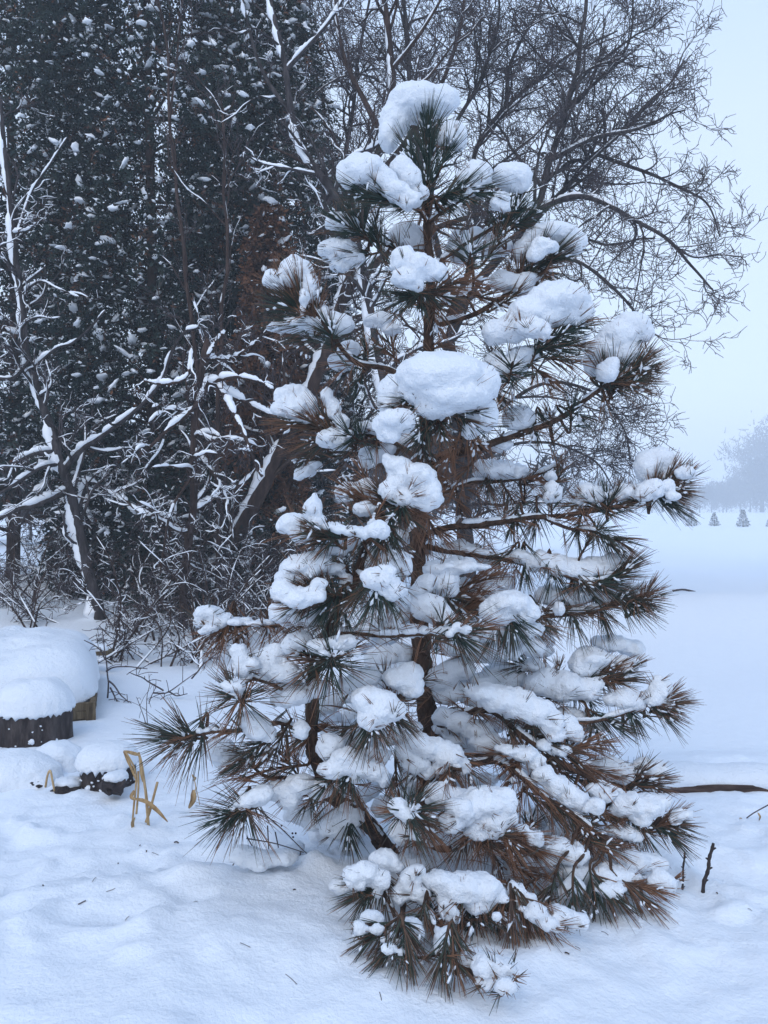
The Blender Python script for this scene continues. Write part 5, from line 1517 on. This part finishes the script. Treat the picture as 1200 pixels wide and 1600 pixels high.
# ------------------------------------------------------------------ dry stalks, sticks, twigs
def blade(g, pts, w, seed, curl=0.5):
    """a dry leaf or split stalk: ribbon folded along its middle, with thickness"""
    sp = spline(pts, 14)
    n = len(sp)
    t = unit(np.gradient(sp, axis=0))
    rng = np.random.default_rng(seed)
    ref = unit(np.array([0.2, -1.0, 0.15]) + rng.normal(size=3) * .3)
    u = unit(np.cross(t, ref))
    v = np.cross(u, t)
    ww = w * .66 * np.sin(np.linspace(.35, math.pi - .08, n)) ** .7 * (1 + .15 * vnoise(sp * 40 + seed))
    th = .0012
    rows = []
    for k, (s, f) in enumerate([(-1, 1), (0, -.4), (1, 1)]):
        rows.append(sp + u * (s * ww)[:, None] + v * (f * curl * ww)[:, None])
    for k, (s, f) in enumerate([(1, 1), (0, -.4), (-1, 1)]):
        rows.append(sp + u * (s * ww * .98)[:, None] + v * (f * curl * ww - th)[:, None])
    V = np.stack(rows, 1).reshape(-1, 3)
    i = np.arange(n - 1)[:, None] * 6
    j = np.arange(6)[None, :]
    j2 = (j + 1) % 6
    q = np.stack([i + j, i + j2, i + 6 + j2, i + 6 + j], -1).reshape(-1, 4)
    g.raw(V, q, None)


dc = 3.24
cb = P(222, 1292, dc)
corn = thing('corn_stalk', 'dry straw-coloured corn stalk with bent and broken leaves standing in the snow', 'dry stalk', cb)
for pts, w in [([(232, 1292), (228, 1240), (220, 1190), (216, 1176)], .010), ([(228, 1285), (236, 1260), (246, 1222)], .009), ([(206, 1294), (210, 1250), (213, 1215), (208, 1195), (196, 1175)], .006), ([(213, 1272), (216, 1235), (216, 1205)], .007)]:
    g = Geo()
    n = 12
    sp = spline([P(a, b, dc + .01 * i) for i, (a, b) in enumerate(pts)], n)
    g.tube(sp, w * .62 * (1 + .2 * vnoise(sp * 60)), 8)
    g.link('stalk', STRAW, corn)
for k, (pts, w) in enumerate([([(219, 1180), (193, 1173)], .010), ([(193, 1174), (203, 1195), (212, 1218)], .009),
                              ([(212, 1248), (228, 1252), (245, 1265), (262, 1284)], .014), ([(208, 1296), (207, 1285), (211, 1277)], .010),
                              ([(219, 1182), (223, 1222)], .011), ([(210, 1235), (206, 1245), (214, 1250)], .012)]):
    g = Geo()
    blade(g, [P(a, b, dc - .03 - .015 * i) for i, (a, b) in enumerate(pts)], w, k)
    g.link('dry_leaf', STRAW, corn, smooth=True)

lf = P(300, 1250, 3.45)
leaf = thing('hanging_leaf', 'single curled dry leaf hanging from a thin stem left of the pine', 'dry leaf', (lf[0], lf[1], gz(lf[0], lf[1])))
g = Geo()
g.tube(spline([P(303, 1215, 3.45), P(306, 1232, 3.45), P(302, 1240, 3.45)], 8), .0022, 5)
g.tube(spline([P(318, 1330, 3.45), P(314, 1270, 3.45), P(306, 1228, 3.45)], 10), .0016, 5)
g.link('stem', STRAW, leaf)
g = Geo()
blade(g, [P(303, 1234, 3.44), P(303, 1248, 3.42), P(295, 1263, 3.43)], .018, 5, .9)
g.link('leaf_blade', STRAW, leaf)
g = Geo()
blade(g, [P(301, 1210, 3.44), P(304, 1216, 3.43), P(301, 1220, 3.43)], .009, 6, .9)
g.link('leaf_blade', STRAW, leaf)

sb = P(82, 1232, 3.68)
bent = thing('bent_stalk', 'small bent straw stalk in front of the dark rocks', 'dry stalk', sb)
g = Geo()
g.tube(spline([P(71, 1230, 3.68), P(74, 1212, 3.68), P(78, 1204, 3.68), P(81, 1214, 3.67), P(85, 1236, 3.67)], 16), .005, 7)
g.link('stem', STRAW, bent)

rs = P(1158, 1283, 3.34)
st = thing('weed_stem', 'grey weed stem with a tan seed husk, leaning in from the right edge', 'dry stalk', P(1230, 1245, 3.34))
g = Geo()
g.tube(spline([P(1235, 1240, 3.34), P(1200, 1258, 3.34), P(1175, 1272, 3.34), P(1160, 1284, 3.34)], 12), .0028, 6)
g.link('stem', BARK_TWIG, st)
for k, (pts, w) in enumerate([([(1156, 1278), (1159, 1285), (1163, 1291)], .012), ([(1184, 1270), (1187, 1276), (1186, 1282)], .007)]):
    g = Geo()
    blade(g, [P(a, b, 3.33) for a, b in pts], w, 20 + k, .9)
    g.link('husk', STRAW, st)


def stick(label, pts, d, r, seed):
    w = [P(a, b, d) for a, b in pts]
    sp = spline(w, 26)
    root = thing('stick', label, 'stick', w[0], 'sticks standing in the snow at the right')
    rng = np.random.default_rng(seed)
    sp = sp + np.stack([vnoise(sp * 22 + 7 * k + seed) for k in range(3)], -1) * .004
    knots = 1 + .35 * np.abs(np.sin(np.linspace(0, 19, 26))) ** 6
    g = Geo()
    g.tube(sp, np.linspace(r, r * .8, 26) * knots, 8)
    g.link('shaft', BARK_STUMP, root)
    g = Geo()
    for j in (6, 12, 17, 22):
        t = unit(sp[j + 1] - sp[j])
        o_ = unit(np.array([(-1) ** j, -.3, .6]))
        g.tube([sp[j], sp[j] + o_ * r * 2.4], [r * .9, r * .4], 6)
    g.link('bud', BARK_STUMP, root)


stick('taller dark knobbly stick standing in the snow right of the pine', [(1098, 1405), (1104, 1370), (1110, 1345), (1114, 1318)], 2.68, .0062, 2)
stick('shorter thin dark stick standing close to the right side of the pine', [(1066, 1402), (1067, 1370), (1069, 1330)], 2.70, .0038, 3)

# arching twigs poking out of the snow behind the stumps
rngt = np.random.default_rng(4)
for (px, py, d, lab, fan) in [(168, 1092, 5.6, 'dark forked twig drooping into the snow right of the wooden box', [(168, 1090, 166, 1030, 160, 985), (166, 1050, 185, 1040, 230, 1045), (168, 1065, 190, 1085, 203, 1095), (166, 1030, 150, 1010, 130, 1000), (170, 1075, 182, 1090, 188, 1108)]),
                              (262, 1082, 5.7, 'low arching twig lying on the snow between the box and the pine', [(240, 1082, 265, 1080, 310, 1050), (262, 1080, 275, 1088, 292, 1084), (300, 1062, 325, 1030, 345, 1020), (255, 1078, 225, 1060, 200, 1050)]),
                              (232, 1130, 4.9, 'thin upright weed stems left of the outermost pine needles', [(228, 1135, 230, 1090, 236, 1050), (232, 1100, 240, 1080, 243, 1062), (226, 1135, 222, 1110, 214, 1092)])]:
    root = thing('bare_twig', lab, 'twig', P(px, py, d))
    g = Geo()
    for (a, b, c_, e_, f_, h_) in fan:
        sp = spline([P(a, b, d), P(c_, e_, d - .03), P(f_, h_, d - .08)], 12)
        sp = sp + np.stack([vnoise(sp * 12 + k) for k in range(3)], -1) * .012
        g.tube(sp, np.linspace(.0065, .0028, 12) if d > 5 else np.linspace(.003, .0015, 12), 5)
        for q in range(4):
            j = int(rngt.integers(3, 11))
            e = sp[j] + rngt.normal(size=3) * [.06, .03, .05]
            g.tube(spline([sp[j], (sp[j] + e) / 2 + [0, 0, .012], e], 6), .0024 if d > 5 else .0013, 4)
    g.link('stem', BARK_TWIG, root)

# long timber edging at the right, snow heaped behind
x0, x1 = P(985, 1238, 3.64)[0], P(1620, 1238, 3.64)[0]
zt, zb = P(0, 1231, 3.64)[2], P(0, 1244, 3.64)[2]
log = thing('garden_timber', 'long dark weathered timber lying in the snow at the right, thick snow along its top', 'timber', (x0, 3.64, zb))
g = Geo()
hexa(g, x0, x1, 3.64, 3.74, zb - .02, zt + .012, .004, (90, 3, 3), 8)
g.link('timber', TIMBER, log)
n = 90
xs = np.linspace(x0 + .0, x1, n)
yy = 3.73 + .02 * vnoise(np.stack([xs * 2, xs * 0, xs * 0], -1))
g = Geo()
rad = .11 * (1 + .07 * vnoise(np.stack([xs * 3, xs * 0 + 4, xs * 0], -1)) + .03 * vnoise(np.stack([xs * 14, xs * 0 + 4, xs * 0], -1)))
g.tube(np.stack([xs, yy, np.full(n, zt + .018) + .006 * vnoise(np.stack([xs * 7, xs * 0, xs * 0 + 2], -1))], -1), rad, 24, squash=.55)
g.link('snow_cap', SNOW, log)

# weed with berries below the left boughs
wb = P(425, 1400, 3.0)
weed = thing('berry_weed', 'thin dark weed with tiny black berries hanging below the left boughs of the pine', 'weed', (wb[0], 2.95, gz(wb[0], 2.95)))
g = Geo()
for pts in ([(418, 1290), (420, 1330), (421, 1370), (423, 1408)], [(425, 1330), (418, 1350), (420, 1365)], [(405, 1265), (440, 1295), (470, 1325), (487, 1340)], [(385, 1310), (430, 1318), (475, 1332)], [(372, 1338), (362, 1355), (354, 1370)], [(470, 1330), (466, 1350), (462, 1364)], [(385, 1305), (398, 1335), (373, 1336)],
            [(430, 1300), (436, 1330), (438, 1352)]):
    g.tube(spline([P(a, b, 2.72 + .002 * i) for i, (a, b) in enumerate(pts)], 10), np.linspace(.0024, .0014, 10), 5)
g.link('stem', BARK_TWIG, weed)
for (a, b) in ((429, 1354), (434, 1349), (441, 1346), (414, 1376), (457, 1302), (462, 1302), (458, 1308), (440, 1290)):
    g = Geo()
    V0, T0 = ico(2)
    g.raw(V0 * .0036 + P(a, b, 2.71), None, T0)
    g.link('berry', BERRY, weed)


def fallen(label, pts, r):
    w = []
    for a, b in pts:
        lo, hi = 1.5, 6.0
        for _ in range(30):
            d = (lo + hi) / 2
            p = P(a, b, d)
            lo, hi = (d, hi) if p[2] > gz(p[0], p[1]) + r else (lo, d)
        w.append(P(a, b, d))
    g = Geo()
    g.tube(spline(w, 8), r, 5)
    tag(g.link('fallen_twig', BARK_TWIG), label, 'twig', 'bits of twig dropped on the snow')


fallen('short dark twig on the smooth snow at the lower left', [(122, 1413), (128, 1410), (134, 1407)], .0017)
fallen('pale twig on the snow just right of the short dark twig', [(166, 1393), (173, 1391), (180, 1388)], .0009)
fallen('brown needle pair on the snow left of the lowest bough', [(446, 1522), (455, 1529), (464, 1538)], .0008)
fallen('needle on the snow right below the lowest bough', [(593, 1550), (595, 1557), (596, 1563)], .0009)
fallen('tiny speck of bark on the snow near the corn stalk', [(272, 1316), (276, 1315), (279, 1317)], .0026)

# needle litter on the snow round the pine
rng = np.random.default_rng(8)
g = Geo()
for k in range(38):
    a = rng.uniform(0, 6.283)
    r_ = rng.uniform(.5, 1.35)
    x_, y_ = .1 + math.cos(a) * r_ * 1.0, 2.75 + math.sin(a) * r_ * .62
    b_ = rng.uniform(0, 6.283)
    L_ = rng.uniform(.010, .04) if k % 3 else rng.uniform(.006, .014)
    x2, y2 = x_ + math.cos(b_) * L_, y_ + math.sin(b_) * L_
    if y_ < 1.7:
        continue
    g.tube([(x_, y_, gz(x_, y_) + .002), ((x_ + x2) / 2, (y_ + y2) / 2, gz((x_ + x2) / 2, (y_ + y2) / 2) + .004), (x2, y2, gz(x2, y2) + .002)], .0009 if k % 3 else .0022, 3)
tag(g.link('needle_litter', BARK_PINE, None, 'stuff'), 'loose brown needles and bark crumbs scattered on the snow round the pine', 'litter')

# small dark scrap in the far drift, right of the pine
sc_ = P(1068, 938, 13.2)
zz = gz(sc_[0], sc_[1])
g = Geo()
g.tube(spline([(sc_[0] - .18, sc_[1], zz + .01), (sc_[0], sc_[1], zz + .03), (sc_[0] + .2, sc_[1], zz - .01)], 8), .016, 6)
tag(g.link('buried_branch', BARK_TWIG), 'dark bit of branch showing through a far drift beside the right needles', 'branch')

bpy.data.scenes.remove(TMP)
